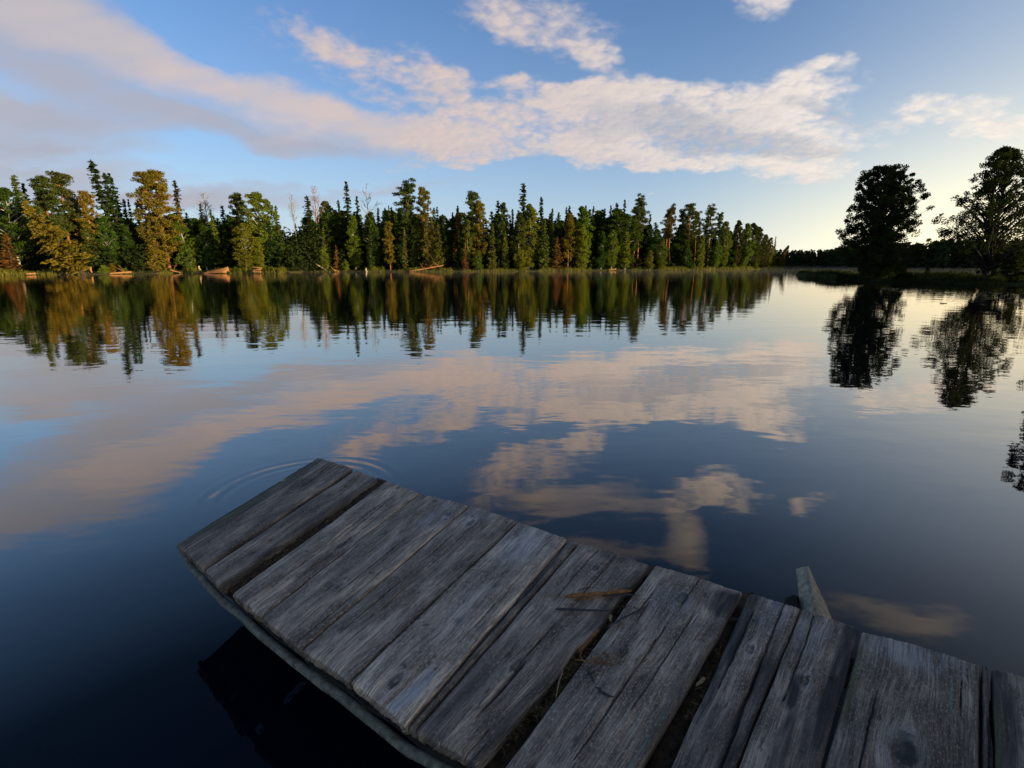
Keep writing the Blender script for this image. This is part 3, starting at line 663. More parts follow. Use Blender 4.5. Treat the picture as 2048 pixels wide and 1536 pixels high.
# far wood beyond the lake: one mass
def far_wood():
    r = np.random.RandomState(9); lv = Leaves(10)
    for p in resample([v + Vector((1, 4, 0)) for v in FARW], 1.6):
        az_ = math.degrees(math.atan2(p.x, p.y)); 
        for q in range(4):
            hh = np.interp(az_, [25, 33, 38, 42, 46], [15, 14.5, 16, 20, 21]) * (.72 + .36 * r.rand()) * np.interp(p.y, [90, 140, 250, 420], [.30, .40, .62, .95])
            c = np.array([p.x + r.randn() * 2.5, p.y + q * 7 + r.rand() * 5, q * .3]); n = 60
            t = r.rand(n) ** 1.1; a = r.rand(n) * 6.283; rad = (2.1 if r.rand() < .7 else 2.6) * (1 - t) ** .75 * (.4 + .6 * r.rand(n)) + .2
            P = np.stack([c[0] + np.cos(a) * rad, c[1] + np.sin(a) * rad, c[2] + hh * t], 1)
            lv.add(P, np.stack([np.cos(a), np.sin(a), -.5 + 0 * a], 1) + r.randn(n, 3) * .5, 2.4 * min(1, .35 + p.y / 420), 1.2 * min(1, .35 + p.y / 420))
    return lv.mesh('far_wood', mt_needle)
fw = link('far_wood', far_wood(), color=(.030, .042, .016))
tag(fw, 'distant dark wood along the shore at the end of the lake', 'wood', kind='stuff')
def grass(name, line, n, spread, hmin, hmax, wdt, colr, label, seed, push=(0, 1), tuft=3.0):
    r = np.random.RandomState(seed); L = np.array([(p.x, p.y) for p in line]); i = r.randint(0, len(L) - 1, n); f = r.rand(n)[:, None]
    P = L[i] * (1 - f) + L[i + 1] * f
    den = vn2(P[:, 0] / tuft, P[:, 1] / tuft, seed); keep = den > (.34 * r.rand(n) + .34 if name[0] == 's' else .38 * r.rand(n) + .22); P = P[keep]; den = den[keep]; n = len(P)
    d = r.rand(n) ** 1.3 * spread - .25; P = P + np.array(push)[None] * d[:, None]
    h = (hmin + (hmax - hmin) * r.rand(n)) * (.25 + 1.5 * np.clip(den - .3, 0, 1)); z0 = np.interp(d, *((([-.3, 0, .5, 1.5, 4, 8], [-.05, 0, .18, .42, .62, .5])) if name[0] == 'h' else (([-.3, 0, .6, 2.5, 8], [-.05, 0, .12, .25, .42]))))
    a = r.rand(n) * 6.283; S = np.stack([np.cos(a), np.sin(a)], 1) * wdt * .5; B = r.randn(n, 2) * .22 * h[:, None]
    V = np.stack([np.c_[P - S, z0], np.c_[P + S, z0], np.c_[P + B * .4 + S * .6, z0 + h * .6], np.c_[P + B, z0 + h]], 1).reshape(-1, 3)
    o = link(name, np_mesh(name, V, np.arange(len(V)).reshape(-1, 4), mt_leaf), color=colr)
    return tag(o, label, 'grass', kind='stuff')
grass('shore_grass', [p for p in shore_fine[:-30]], 42000, 2.4, .12, 1.0, .10, (.15, .15, .026), 'yellow-green grass and reeds along the far waterline', 31)
grass('headland_grass', pen_line, 26000, 8.5, .2, .6, .05, (.028, .038, .012), 'dark grass covering the spit of land on the right', 33, (.25, .97), 2.0)

# ------------------------------------------------------------------ jetty
def wood_material():
    mt, n = material('weathered_wood')
    uv = n.new('ShaderNodeUVMap', uv_map='UVMap').outputs[0]; oi = n.new('ShaderNodeObjectInfo')
    off = n.vm('SCALE', n.xyz(1.0, 1.7, 0), scale=n.m('MULTIPLY', oi.outputs['Random'], 40.0))
    p = n.vm('ADD', uv, off)
    wob = n.vm('MULTIPLY', n.vm('SUBTRACT', n.noise(p, 3.0, 2, .5, col=True), (.5, .5, .5)), (.03, 0, 0)); p = n.vm('ADD', p, wob)
    grain = n.noise(n.mapping(p, sc=(190, 5, 1)), 1, 5, .65)
    fibre = n.noise(n.mapping(p, sc=(520, 14, 1)), 1, 3, .6)
    band = n.noise(n.mapping(p, sc=(34, 1.1, 1)), 1, 3, .55)
    blot = n.noise(n.mapping(p, sc=(9, 3.2, 1)), 1, 4, .6)
    spk = n.noise(n.mapping(p, sc=(230, 60, 1)), 1, 4, .75)
    v = n.m('ADD', n.m('ADD', n.m('MULTIPLY', grain, .30), n.m('MULTIPLY', band, .14)), n.m('ADD', n.m('MULTIPLY', blot, .36), n.m('MULTIPLY', fibre, .20)))
    c = n.ramp(v, [(.37, (.018, .017, .017)), (.455, (.085, .081, .081)), (.52, (.185, .179, .179)), (.60, (.48, .47, .47))])
    c = n.mix(n.m('MULTIPLY', n.mr(blot, .55, .75), .35), c, (.17, .135, .105))
    c = n.mix(n.m('MULTIPLY', n.mr(spk, .53, .63), .75), c, (.42, .41, .41))
    c = n.mix(n.m('MULTIPLY', n.mr(n.noise(n.mapping(p, sc=(80, 16, 1)), 1, 4, .7), .57, .66), .8), c, (.045, .042, .042))
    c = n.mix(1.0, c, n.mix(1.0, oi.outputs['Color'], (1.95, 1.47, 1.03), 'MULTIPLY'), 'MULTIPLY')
    at = lambda k: n.new('ShaderNodeAttribute', attribute_name=k).outputs['Fac']
    c = n.mix(n.m('MULTIPLY', at('stain'), n.mr(blot, .30, .55, .75, 1.0)), c, (.026, .026, .027))
    c = n.mix(n.m('MULTIPLY', at('pale'), n.m('MULTIPLY', n.mr(v, .40, .60, .05, 1.0), .6)), c, (.50, .53, .60))
    c = n.mix(n.m('MULTIPLY', at('moss'), n.mr(spk, .35, .6)), c, (.085, .095, .02))
    c = n.mix(n.m('MULTIPLY', at('crack'), .85), c, (.014, .012, .011))
    b = n.new('ShaderNodeBsdfPrincipled'); n.put(b.inputs['Base Color'], c)
    n.put(b.inputs['Roughness'], n.mr(grain, .3, .7, .8, .5)); b.inputs['Specular IOR Level'].default_value = .35
    bp = n.new('ShaderNodeBump'); bp.inputs['Strength'].default_value = .8; bp.inputs['Distance'].default_value = .003
    n.put(bp.inputs['Height'], n.m('ADD', grain, n.m('MULTIPLY', fibre, .5))); n.put(b.inputs['Normal'], bp.outputs[0])
    out(n, b.outputs[0]); return mt
mt_wood = wood_material()
def simple_wood(name, c1, c2, sc=(30, 30, 4)):
    mt, n = material(name)
    p = n.mapping(n.new('ShaderNodeTexCoord').outputs['Object'], sc=sc)
    f = n.noise(p, 1, 5, .65); b = n.new('ShaderNodeBsdfPrincipled'); n.put(b.inputs['Base Color'], n.ramp(f, [(.32, c1), (.66, c2)]))
    b.inputs['Roughness'].default_value = .75; b.inputs['Specular IOR Level'].default_value = .25
    bp = n.new('ShaderNodeBump'); bp.inputs['Strength'].default_value = .6; bp.inputs['Distance'].default_value = .004; n.put(bp.inputs['Height'], f); n.put(b.inputs['Normal'], bp.outputs[0])
    out(n, b.outputs[0]); return mt
mt_log = simple_wood('grey_log', (.07, .062, .042), (.27, .24, .17), (34, 34, 34)); mt_post = simple_wood('dark_post', (.02, .018, .015), (.05, .045, .038))
mt_orange = simple_wood('orange_wood', (.16, .05, .014), (.46, .20, .06), (60, 60, 60)); mt_twig = simple_wood('dark_twig', (.030, .028, .027), (.085, .08, .076), (80, 80, 80))
mt_stake = simple_wood('pale_board', (.30, .22, .13), (.78, .60, .40), (60, 60, 6)); mt_straw = simple_wood('straw', (.16, .10, .04), (.36, .27, .13), (90, 90, 90))
mt_brown = simple_wood('brown_rot', (.018, .012, .008), (.10, .055, .022), (45, 45, 45))
DECK = .40
jetty = bpy.data.objects.new('jetty', None); COL.objects.link(jetty); jetty.location = (0, 2, 0)
tag(jetty, 'weathered grey plank jetty running from the lower right into the lake', 'jetty')
def kid(name, me, parent=jetty):
    o = link(name, me, parent); o.location = tuple(-q for q in parent.location) if parent is jetty else (0, 0, 0); return o
NEAR_LEN = 1.17
def plank(far_l, far_r, near_l, near_r, seed, dz=0.0, cracks=(), stains=(), pales=(), moss=(), cup=1.0, rag=1.0, chew=0.0, tilt=0.0, thick=.058, knots=()):
    z = DECK + dz; r = np.random.RandomState(seed)
    A, B, C_, D = [np.array(on_z(*p, z)) if len(p) == 2 else np.array((p[0], p[1], z)) for p in (far_l, far_r, near_l, near_r)]
    if len(near_l) == 2 and near_l[1] >= 1530: C_ = A + (C_ - A) / np.linalg.norm(C_ - A) * NEAR_LEN
    if len(near_r) == 2 and near_r[1] >= 1530: D = B + (D - B) / np.linalg.norm(D - B) * NEAR_LEN
    W = (np.linalg.norm(B - A) + np.linalg.norm(D - C_)) / 2; L = (np.linalg.norm(C_ - A) + np.linalg.norm(D - B)) / 2
    nu = max(8, int(W / .0035)); nv = int(L / .009)
    u, v = np.meshgrid(np.linspace(0, 1, nu), np.linspace(0, 1, nv)); U = u * W; V = v * L; s = seed * 7.3
    w = U + .007 * (vn2(V * 2, 0 * V + s, seed) - .5) + .006 * (vn2(V * 9, U * 9, seed + 1) - .5)
    Uw = U.copy(); kd = np.zeros_like(U); kp = np.zeros_like(U)
    for a_, b_, kr in knots:                                        # grain bows around each knot
        g_ = np.exp(-((U - a_ * W) ** 2 + ((V - b_ * L) * .5) ** 2) / (2 * (kr * 1.6) ** 2)); sh = kr * g_ * np.tanh((U - a_ * W) / (kr * .5)); Uw -= sh; w = w - sh
        q_ = np.sqrt(((U - a_ * W) / kr) ** 2 + ((V - b_ * L) / (kr * 1.9)) ** 2) + .55 * (vn2(U * 200, V * 200, seed + 20) - .5)
        kd = np.maximum(kd, np.clip(1.3 - 2.2 * np.abs(q_ - .75), 0, 1) + .35 * (q_ < .3)) * .8; kp = np.maximum(kp, .22 * np.clip(1.2 - np.abs(q_ - 1.5) * 1.4, 0, 1))
    h = .0030 * (vn2(w * 330, V * 5 + s, seed + 2) - .5) + .003 * (vn2(w * 110, V * 2.2 + s, seed + 3) - .5) +   .003 * (vn2(w * 22, V * 5, seed + 4) - .5) + .006 * (vn2(V * 1.6, U * 2, seed + 5) - .5)
    h -= cup * .006 * (2 * u - 1) ** 2
    crack = np.zeros_like(U); stain = np.zeros_like(U); pale = np.zeros_like(U); mo = np.zeros_like(U)
    allc = list(cracks) + [(r.rand() * .8 + .1, *sorted((r.rand() * 1.1 - .05, r.rand() * 1.1 - .05)), .0015 + .002 * r.rand()) for _ in range(max(1, int(W * 10)))]
    for (c0, v0, v1, wd) in allc:
        cu = (c0 * W) + .010 * (vn2(v * 3 + c0 * 50, 0 * v + s, seed + 6) - .5) + .004 * (vn2(v * 22 + c0 * 90, 0 * v + s, seed + 6) - .5)
        tap = np.clip(np.minimum(v - v0, v1 - v) / .10, 0, 1) ** .6
        k = np.clip(1.25 - np.abs(U - cu) / np.maximum(wd * tap, 1e-5), 0, 1) * (tap > 0)
        h -= .014 * min(1, wd / .003) * k; crack = np.maximum(crack, k)
    e = np.minimum(U, W - U); ee = .006 + .006 * chew * vn2(V * 14, 0 * V + s + (u > .5) * 7, seed + 8)
    h -= .006 * np.clip(1 - e / ee, 0, 1) ** 2
    en = np.minimum(V, L - V); h -= .006 * np.clip(1 - en / (.006 + .016 * vn2(U * 40, 0 * U + s, seed + 9)), 0, 1) ** 2
    noisy = .7 + .9 * (vn2(w * 60, V * 10, seed + 10) - .2)
    blob = lambda lst: sum((np.clip(1.5 - 1.5 * (((u - a) / ra) ** 2 + ((v - b_) / rb) ** 2), 0, 1) * k for a, b_, ra, rb, k in lst), np.zeros_like(u))
    stain = np.clip(blob(stains) * noisy, 0, 1); stain = np.clip(stain + kd, 0, 1); h -= .003 * np.clip(kd, 0, 1); pale = np.clip(blob(pales) + kp, 0, 1); mo = np.clip(blob(moss) * noisy, 0, 1)
    for _ in range(r.randint(2, 5) if W > .06 else 0):              # knots and nail holes
        a, b_ = r.rand() * .8 + .1, r.rand(); q = ((U - a * W) / (.005 + .010 * r.rand())) ** 2 + ((V - b_ * L) / (.007 + .020 * r.rand())) ** 2
        h -= .004 * np.exp(-q); stain = np.maximum(stain, .8 * np.exp(-q))
    uu = u + (.0022 / W) * (vn2(V * 8 + s, 0 * V, seed + 11) - .5) * 2 * (2 * u - 1)
    if chew: uu -= (chew * .010 / W) * np.clip(u * 3 - 2, 0, 1) * vn2(V * 7 + s, 0 * V + 3, seed + 13) ** 2
    fall = np.clip(1 - en / .12, 0, 1) * np.where(v < .5, -1, 1)
    vv = v + (.006 * rag / L) * fall * (vn2(w * 45 + s, 0 * U, seed + 12) + .7 * vn2(w * 230 + s, 0 * U, seed + 14) - .85)
    P = (A[None, None] * (1 - uu)[..., None] + B[None, None] * uu[..., None]) * (1 - vv)[..., None] + (C_[None, None] * (1 - uu)[..., None] + D[None, None] * uu[..., None]) * vv[..., None]
    P[..., 2] += h + tilt * (u - .5)
    N = nu * nv; idx = np.arange(N).reshape(nv, nu)
    F = np.stack([idx[:-1, :-1], idx[1:, :-1], idx[1:, 1:], idx[:-1, 1:]], -1).reshape(-1, 4)
    loop = np.concatenate([idx[0, :-1], idx[:-1, -1], idx[-1, ::-1][:-1], idx[::-1, 0][:-1]])
    top = P.reshape(-1, 3); m = len(loop); cen = top.mean(0)
    rows = [top]; uvs = [np.c_[Uw.ravel(), V.ravel()]]; k = 4
    for q in range(1, k + 1):
        row = top[loop].copy(); row[:, 2] = row[:, 2] * (1 - q / k) + (z - thick + tilt * 0) * q / k; row[:, :2] += (cen[:2] - row[:, :2]) * .006 * q + r.randn(m, 1) * .0012
        rows.append(row); uvs.append(np.c_[U.ravel()[loop] + q * .012, V.ravel()[loop] + q * .004])
    ring = [loop] + [N + q * m + np.arange(m) for q in range(k)]
    for a, b_ in zip(ring[:-1], ring[1:]):
        F = np.concatenate([F, np.stack([a, np.roll(a, -1), np.roll(b_, -1), b_], -1)])
    bot = N + (k - 1) * m + np.arange(m)
    rows.append(np.array([rows[-1].mean(0)])); uvs.append(np.zeros((1, 2))); ci = N + k * m
    T3 = np.stack([bot, np.roll(bot, -1), np.full(m, ci)], -1)
    z_ = np.zeros(k * m + 1); at = {n_: np.concatenate([a.ravel(), z_ + (.25 if n_ == 'stain' else 0)]) for n_, a in (('crack', crack), ('stain', stain), ('pale', pale), ('moss', mo))}  # plank ends, sides and underside get a little painted shade
    return kid('plank', np_mesh('plank', np.concatenate(rows), [F[:, ::-1], T3[:, ::-1]], mt_wood, False, np.concatenate(uvs), at)), (A, B, C_, D)
PL = []
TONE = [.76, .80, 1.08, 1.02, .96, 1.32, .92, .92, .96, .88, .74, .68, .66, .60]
def pl(*a, label=None, **k):
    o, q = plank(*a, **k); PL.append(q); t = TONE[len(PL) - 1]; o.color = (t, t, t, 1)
    if label: o['label'] = label
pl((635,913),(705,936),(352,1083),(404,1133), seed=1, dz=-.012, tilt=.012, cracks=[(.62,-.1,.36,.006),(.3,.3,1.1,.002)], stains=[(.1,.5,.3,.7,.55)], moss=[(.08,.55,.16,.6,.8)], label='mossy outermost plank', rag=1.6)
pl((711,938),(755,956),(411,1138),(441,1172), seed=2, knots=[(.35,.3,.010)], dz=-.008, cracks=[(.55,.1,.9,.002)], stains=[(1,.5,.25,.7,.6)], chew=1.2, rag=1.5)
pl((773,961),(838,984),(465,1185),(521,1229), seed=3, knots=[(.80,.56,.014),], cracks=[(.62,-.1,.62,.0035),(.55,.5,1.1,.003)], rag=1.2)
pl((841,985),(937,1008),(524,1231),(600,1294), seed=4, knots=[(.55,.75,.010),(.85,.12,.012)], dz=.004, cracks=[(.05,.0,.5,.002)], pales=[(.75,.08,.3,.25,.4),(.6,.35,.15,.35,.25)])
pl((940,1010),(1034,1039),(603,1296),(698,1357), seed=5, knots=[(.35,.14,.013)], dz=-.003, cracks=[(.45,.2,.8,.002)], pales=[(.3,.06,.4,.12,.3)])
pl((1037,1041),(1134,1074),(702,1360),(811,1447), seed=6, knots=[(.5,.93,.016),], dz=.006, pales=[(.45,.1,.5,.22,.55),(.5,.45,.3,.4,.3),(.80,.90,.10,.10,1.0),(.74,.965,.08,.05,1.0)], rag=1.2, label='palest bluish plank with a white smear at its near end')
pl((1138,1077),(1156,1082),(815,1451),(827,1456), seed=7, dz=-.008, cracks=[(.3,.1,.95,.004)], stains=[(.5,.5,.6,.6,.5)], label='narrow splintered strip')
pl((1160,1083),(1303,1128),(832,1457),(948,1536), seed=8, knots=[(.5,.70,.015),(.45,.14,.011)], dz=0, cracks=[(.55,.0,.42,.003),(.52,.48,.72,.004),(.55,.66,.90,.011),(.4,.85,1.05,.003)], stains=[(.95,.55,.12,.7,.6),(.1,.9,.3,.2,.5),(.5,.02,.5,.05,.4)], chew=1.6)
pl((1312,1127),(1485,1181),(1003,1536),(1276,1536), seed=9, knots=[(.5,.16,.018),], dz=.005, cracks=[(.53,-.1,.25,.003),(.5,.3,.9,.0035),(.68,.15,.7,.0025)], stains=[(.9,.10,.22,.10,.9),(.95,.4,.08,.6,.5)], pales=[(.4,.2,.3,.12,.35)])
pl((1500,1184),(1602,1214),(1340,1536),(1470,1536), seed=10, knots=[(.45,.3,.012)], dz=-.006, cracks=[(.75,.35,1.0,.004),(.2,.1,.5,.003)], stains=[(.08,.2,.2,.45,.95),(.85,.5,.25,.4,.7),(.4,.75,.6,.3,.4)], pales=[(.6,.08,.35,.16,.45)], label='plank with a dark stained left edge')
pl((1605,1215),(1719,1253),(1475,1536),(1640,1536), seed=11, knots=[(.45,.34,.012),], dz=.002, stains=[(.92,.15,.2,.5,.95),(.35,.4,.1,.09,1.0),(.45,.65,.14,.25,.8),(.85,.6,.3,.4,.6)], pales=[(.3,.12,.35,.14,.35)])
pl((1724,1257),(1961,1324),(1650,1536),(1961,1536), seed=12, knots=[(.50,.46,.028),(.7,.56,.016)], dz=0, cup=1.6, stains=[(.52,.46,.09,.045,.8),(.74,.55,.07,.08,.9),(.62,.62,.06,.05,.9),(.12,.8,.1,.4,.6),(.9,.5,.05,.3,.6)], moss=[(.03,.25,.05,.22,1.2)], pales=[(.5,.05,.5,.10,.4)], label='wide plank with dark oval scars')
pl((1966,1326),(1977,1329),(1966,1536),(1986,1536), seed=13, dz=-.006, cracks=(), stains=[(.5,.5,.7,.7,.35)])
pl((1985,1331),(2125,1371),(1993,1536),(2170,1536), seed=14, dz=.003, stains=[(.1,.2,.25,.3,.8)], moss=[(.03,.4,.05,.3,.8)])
# the rest of the jetty, running back to the near bank beside the photographer
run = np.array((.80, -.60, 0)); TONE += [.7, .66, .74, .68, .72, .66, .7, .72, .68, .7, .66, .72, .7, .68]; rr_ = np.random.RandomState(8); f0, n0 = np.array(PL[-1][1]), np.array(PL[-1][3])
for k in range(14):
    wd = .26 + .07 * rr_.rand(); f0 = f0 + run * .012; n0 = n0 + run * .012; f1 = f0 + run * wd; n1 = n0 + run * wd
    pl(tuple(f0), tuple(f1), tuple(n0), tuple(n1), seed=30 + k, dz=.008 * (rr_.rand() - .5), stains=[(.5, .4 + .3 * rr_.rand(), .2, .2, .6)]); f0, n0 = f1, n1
def poly_tube(name, P, rad, mat, parent=jetty, sides=14, seed=0, rough=.004):
    V, F = tubes([(np.array(P), np.array(rad))], sides)
    rr = np.random.RandomState(seed); V += (np.stack([vn2(V[:, 0] * 9, V[:, 1] * 9 + i * 7, seed + i) for i in range(3)], 1) - .5) * rough * 2
    me = np_mesh(name, V, F, mat, True)
    return kid(name, me, parent)
nearL = np.array([q[2] for q in PL]); nearR = np.array([q[3] for q in PL]); far_ = np.array([q[0] for q in PL])
def dens(P, step=.06):
    o = []
    for a, b in zip(P[:-1], P[1:]):
        k = max(1, int(np.linalg.norm(b - a) / step)); o += [a + (b - a) * i / k for i in range(k)]
    return np.array(o + [P[-1]])
end_n = nearR[-1] + (nearR[-1] - nearL[-3]) * 1.5
ctrl = np.array([nearL[0] + (-.005, .02, 0), (nearL[0] + nearR[0]) / 2, nearR[1], nearR[3], nearR[5], nearR[7], nearR[9], nearR[11], nearR[14], nearR[20], nearR[27]])
ctrl[:, :2] += np.array((-.585, -.81)) * -.004; ctrl[:, 2] = [.322, .318, .313] + [.311] * 8
lg = dens(ctrl); poly_tube('edge_pole', lg, np.interp(np.arange(len(lg)), [0, 1, 3, len(lg)], [.012, .015, .016, .017]), mt_log, seed=3, rough=.005)
ctrl[:, :2] += np.array((.585, .81)) * .10; ctrl[:, 2] = .285; lg = dens(ctrl)[3:]; poly_tube('stringer', lg, np.full(len(lg), .055), mt_post, seed=4, rough=.008)
end_f = far_[-1] + (far_[-1] - far_[-3]) * 3
ctrl = np.array([far_[0], far_[3], far_[7], far_[11], far_[14], far_[20], far_[27]]); ctrl[:, :2] += np.array((-.585, -.81)) * .13; ctrl[:, 2] = .29
lg = dens(ctrl); poly_tube('stringer', lg, np.full(len(lg), .055), mt_log, seed=5, rough=.010)
for k, (q, of) in enumerate(((nearR[1], .34), (nearR[6], .34), (far_[3], .2), (far_[10], .2), (nearR[9], .34))):
    b = q[:2] + np.array((.5, .8)) * of * (1 if k in (0, 1, 4) else -1.6)
    poly_tube('post', [(b[0], b[1], -1.2), (b[0] + .01, b[1], -.4), (b[0], b[1] + .01, .30)], [.06, .06, .055], mt_post, seed=7 + k)
# rotten lower board in the wide gap between the second and third plank
def flat_board(name, px4, z, th, mat, parent, seed, jag=.01):
    r = np.random.RandomState(seed); q = [np.array(on_z(*p, z)) for p in px4]; n = 40
    t = np.linspace(0, 1, n)[:, None]; A = q[0] * (1 - t) + q[3] * t; B = q[1] * (1 - t) + q[2] * t
    A[:, :2] += r.randn(n, 2) * jag * .5; B[:, :2] += r.randn(n, 2) * jag * .5; M = (A + B) / 2
    for Q in (A, B, M): Q[:, 2] += r.randn(n) * jag * .5
    V = np.concatenate([A, M, B, A - (0, 0, th), B - (0, 0, th)]); i = np.arange(n - 1); f = lambda a, b: np.stack([a * n + i, a * n + i + 1, b * n + i + 1, b * n + i], -1)
    o = kid(name, np_mesh(name, V, np.concatenate([f(0, 1), f(1, 2), f(2, 4), f(4, 3), f(3, 0)]), mat), parent); return o
flat_board('rotten_board', [(752,955),(776,962),(468,1188),(436,1170)], DECK - .045, .03, mt_brown, jetty, 3)
flat_board('rotten_board', [(1296,1135),(1320,1130),(1010,1560),(940,1560)], DECK - .050, .03, mt_brown, jetty, 4)
flat_board('rotten_board', [(1480,1185),(1502,1186),(1345,1560),(1270,1560)], DECK - .055, .03, mt_brown, jetty, 5)

# stake and dark beam end beyond the far edge
def hexa(name, bot, top, mat, label, cat, seed):
    V = []
    for lvl in np.linspace(0, 1, 12):
        for b, t in zip(bot, top): V.append(np.array(b) * (1 - lvl) + np.array(t) * lvl)
    V = np.array(V); r = np.random.RandomState(seed); V += r.randn(*V.shape) * .0012
    F = []
    for k in range(11):
        for j in range(4): a = k * 4 + j; b = k * 4 + (j + 1) % 4; F.append((a, b, b + 4, a + 4))
    F += [(3, 2, 1, 0), (44, 45, 46, 47)]
    return tag(link(name, np_mesh(name, V, np.array(F), mat)), label, cat)
sb = [at_y(1606, 1262, 2.10), at_y(1642, 1262, 2.06), at_y(1676, 1262, 2.16), at_y(1640, 1262, 2.20)]
st = [at_y(1592, 1138, 2.34), at_y(1613, 1132, 2.32), at_y(1617, 1133, 2.36), at_y(1596, 1137, 2.38)]
hexa('stake', sb, st, mt_stake, 'pale wooden stake leaning out of the water behind the jetty', 'stake', 1)
bb = [at_y(1560, 1250, 2.16), at_y(1612, 1250, 2.12), at_y(1618, 1250, 2.22), at_y(1568, 1250, 2.26)]
bt = [at_y(1570, 1196, 2.24), at_y(1586, 1189, 2.22), at_y(1606, 1196, 2.30), at_y(1588, 1198, 2.32)]
hexa('post_stump', bb, bt, mt_post, 'dark post stump beside the pale wooden stake', 'post', 2)

# sticks, bark and chips lying on the planks
def stick(name, a, b, w0, w1, mat, label, cat='stick', seed=0, z=DECK, bend=.006, flat=.6, forks=()):
    r = np.random.RandomState(seed); paths = []
    def one(p, q, ra, rb, lift=0.0):
        A = np.array(on_z(*p, z)); B = np.array(on_z(*q, z)); n = 9; t = np.linspace(0, 1, n)[:, None]; P = A * (1 - t) + B * t
        side = np.array([-(B - A)[1], (B - A)[0], 0]); side /= np.linalg.norm(side) + 1e-9
        P += side[None] * (np.cumsum(r.randn(n, 1), 0) * bend * .35); rad = np.interp(t[:, 0], [0, .1, .85, 1], [ra * .55, ra, rb, rb * .35]) * (.85 + .3 * r.rand(n))
        P[:, 2] = z + .004 + rad * flat + lift * t[:, 0]; paths.append((P, rad))
    one(a, b, w0, w1)
    for fa, fb, fr_ in forks: one(fa, fb, fr_, fr_ * .6, .006)
    V, F = tubes(paths, 7); zc = z + .004 + .5 * (w0 + w1) * flat; V[:, 2] = zc + (V[:, 2] - zc) * flat
    V += r.randn(*V.shape) * min(w0, w1) * .12
    return tag(link(name, np_mesh(name, V, F, mat)), label, cat)
stick('bark_strip', (1128,1198), (1262,1185), .0095, .0085, mt_orange, 'long orange-brown strip of split wood lying across the planks', 'wood strip', 1, flat=.7, forks=[((1150,1203),(1225,1200),.004)])
stick('dark_splinter', (1205,1194), (1273,1189), .005, .004, mt_twig, 'dark splinter under the right end of the orange strip', 'stick', 2)
stick('grey_stick', (1111,1222), (1217,1224), .0065, .0045, mt_twig, 'straight grey stick lying below the orange strip', 'stick', 3, bend=.002)
stick('dark_twig', (1214,1257), (1291,1214), .0042, .0038, mt_twig, 'dark straight twig lying over the gap right of the grey stick', 'twig', 4, bend=.003)
stick('dark_twig', (1155,1183), (1194,1177), .0025, .002, mt_twig, 'short thin dark twig above the orange strip', 'twig', 5)
stick('wood_chip', (1221,1232), (1223,1246), .0055, .004, mt_straw, 'small tan chip standing in the gap below the grey stick', 'wood chip', 6)
stick('wood_chip', (1241,1242), (1247,1256), .006, .003, mt_straw, 'small pinkish triangular chip right of the gap', 'wood chip', 7, forks=[((1232,1248),(1246,1256),.002)])
stick('thin_twig', (1243,1321), (1256,1290), .0025, .002, mt_twig, 'thin upright dark twig on the wide plank right of the debris gap', 'twig', 8)
stick('brown_sprig', (1150,1322), (1232,1327), .0026, .002, mt_orange, 'frayed reddish-brown sprig reaching out of the debris gap', 'twig', 9, forks=[((1180,1320),(1224,1313),.0025), ((1205,1322),(1237,1315),.0018), ((1185,1323),(1215,1328),.002), ((1160,1305),(1166,1322),.002)])
stick('forked_twig', (1172,1336), (1190,1372), .0032, .0026, mt_twig, 'small forked dark twig below the frayed sprig', 'twig', 10, forks=[((1181,1349),(1206,1344),.0022)])
stick('dark_stick', (1190,1380), (1229,1394), .0045, .0036, mt_twig, 'short knobby dark stick below the forked twig', 'stick', 11, bend=.01)
stick('bark_chunk', (1196,1262), (1158,1312), .012, .010, mt_orange, 'rusty chunk of bark wedged in the debris gap', 'bark', 12, z=DECK - .03)
stick('straw_stalk', (1126,1345), (1104,1398), .003, .002, mt_straw, 'pale bent straw stalk in the debris gap', 'straw', 13, z=DECK - .012)
stick('straw_stalk', (1500,1352), (1497,1390), .0018, .0014, mt_straw, 'thin yellow straw lying on a dark-stained plank', 'straw', 14)
stick('dry_leaf', (1408,1358), (1398,1378), .006, .005, mt_straw, 'yellowish dry leaf caught in the gap between wide planks', 'leaf', 15, z=DECK - .015)
stick('white_flake', (561,964), (570,960), .004, .003, mt_stake, 'tiny white flake on the outermost plank', 'flake', 16, z=DECK - .012)
stick('dry_tuft', (1092,1190), (1120,1194), .0015, .0012, mt_straw, 'dry straw tuft at the left end of the orange strip', 'straw', 17, forks=[((1096,1196),(1122,1192),.0015), ((1088,1193),(1110,1198),.0012)])
def litter(name, segs, n, label, seed):
    r = np.random.RandomState(seed); V = []
    for _ in range(n):
        (a, b, wd, z) = segs[r.randint(len(segs))]; t = r.rand(); c = np.array(on_z(a[0] + (b[0] - a[0]) * t + r.randn() * wd, a[1] + (b[1] - a[1]) * t + r.randn() * wd * .4, z)); c[2] += r.rand() * .008
        d = unit(r.randn(3) * (1, 1, .35)) * (.006 + .016 * r.rand()); s = unit(np.cross(d, r.randn(3))) * (.0012 + .002 * r.rand()); V += [c - d, c + s, c + d, c - s]
    V = np.array(V); return tag(link(name, np_mesh(name, V, np.arange(len(V)).reshape(-1, 4), mt_straw_l)), label, 'litter', kind='stuff')
mt_straw_l = simple_wood('litter_brown', (.04, .022, .01), (.24, .14, .05), (70, 70, 70))
litter('needle_litter', [((1190,1270),(1010,1500),7,DECK-.032),((1150,1330),(1070,1450),6,DECK-.025),((1450,1290),(1380,1440),6,DECK-.035),((760,970),(480,1175),6,DECK-.03)], 900, 'brown needles and bark crumbs in the gaps of the jetty', 41)
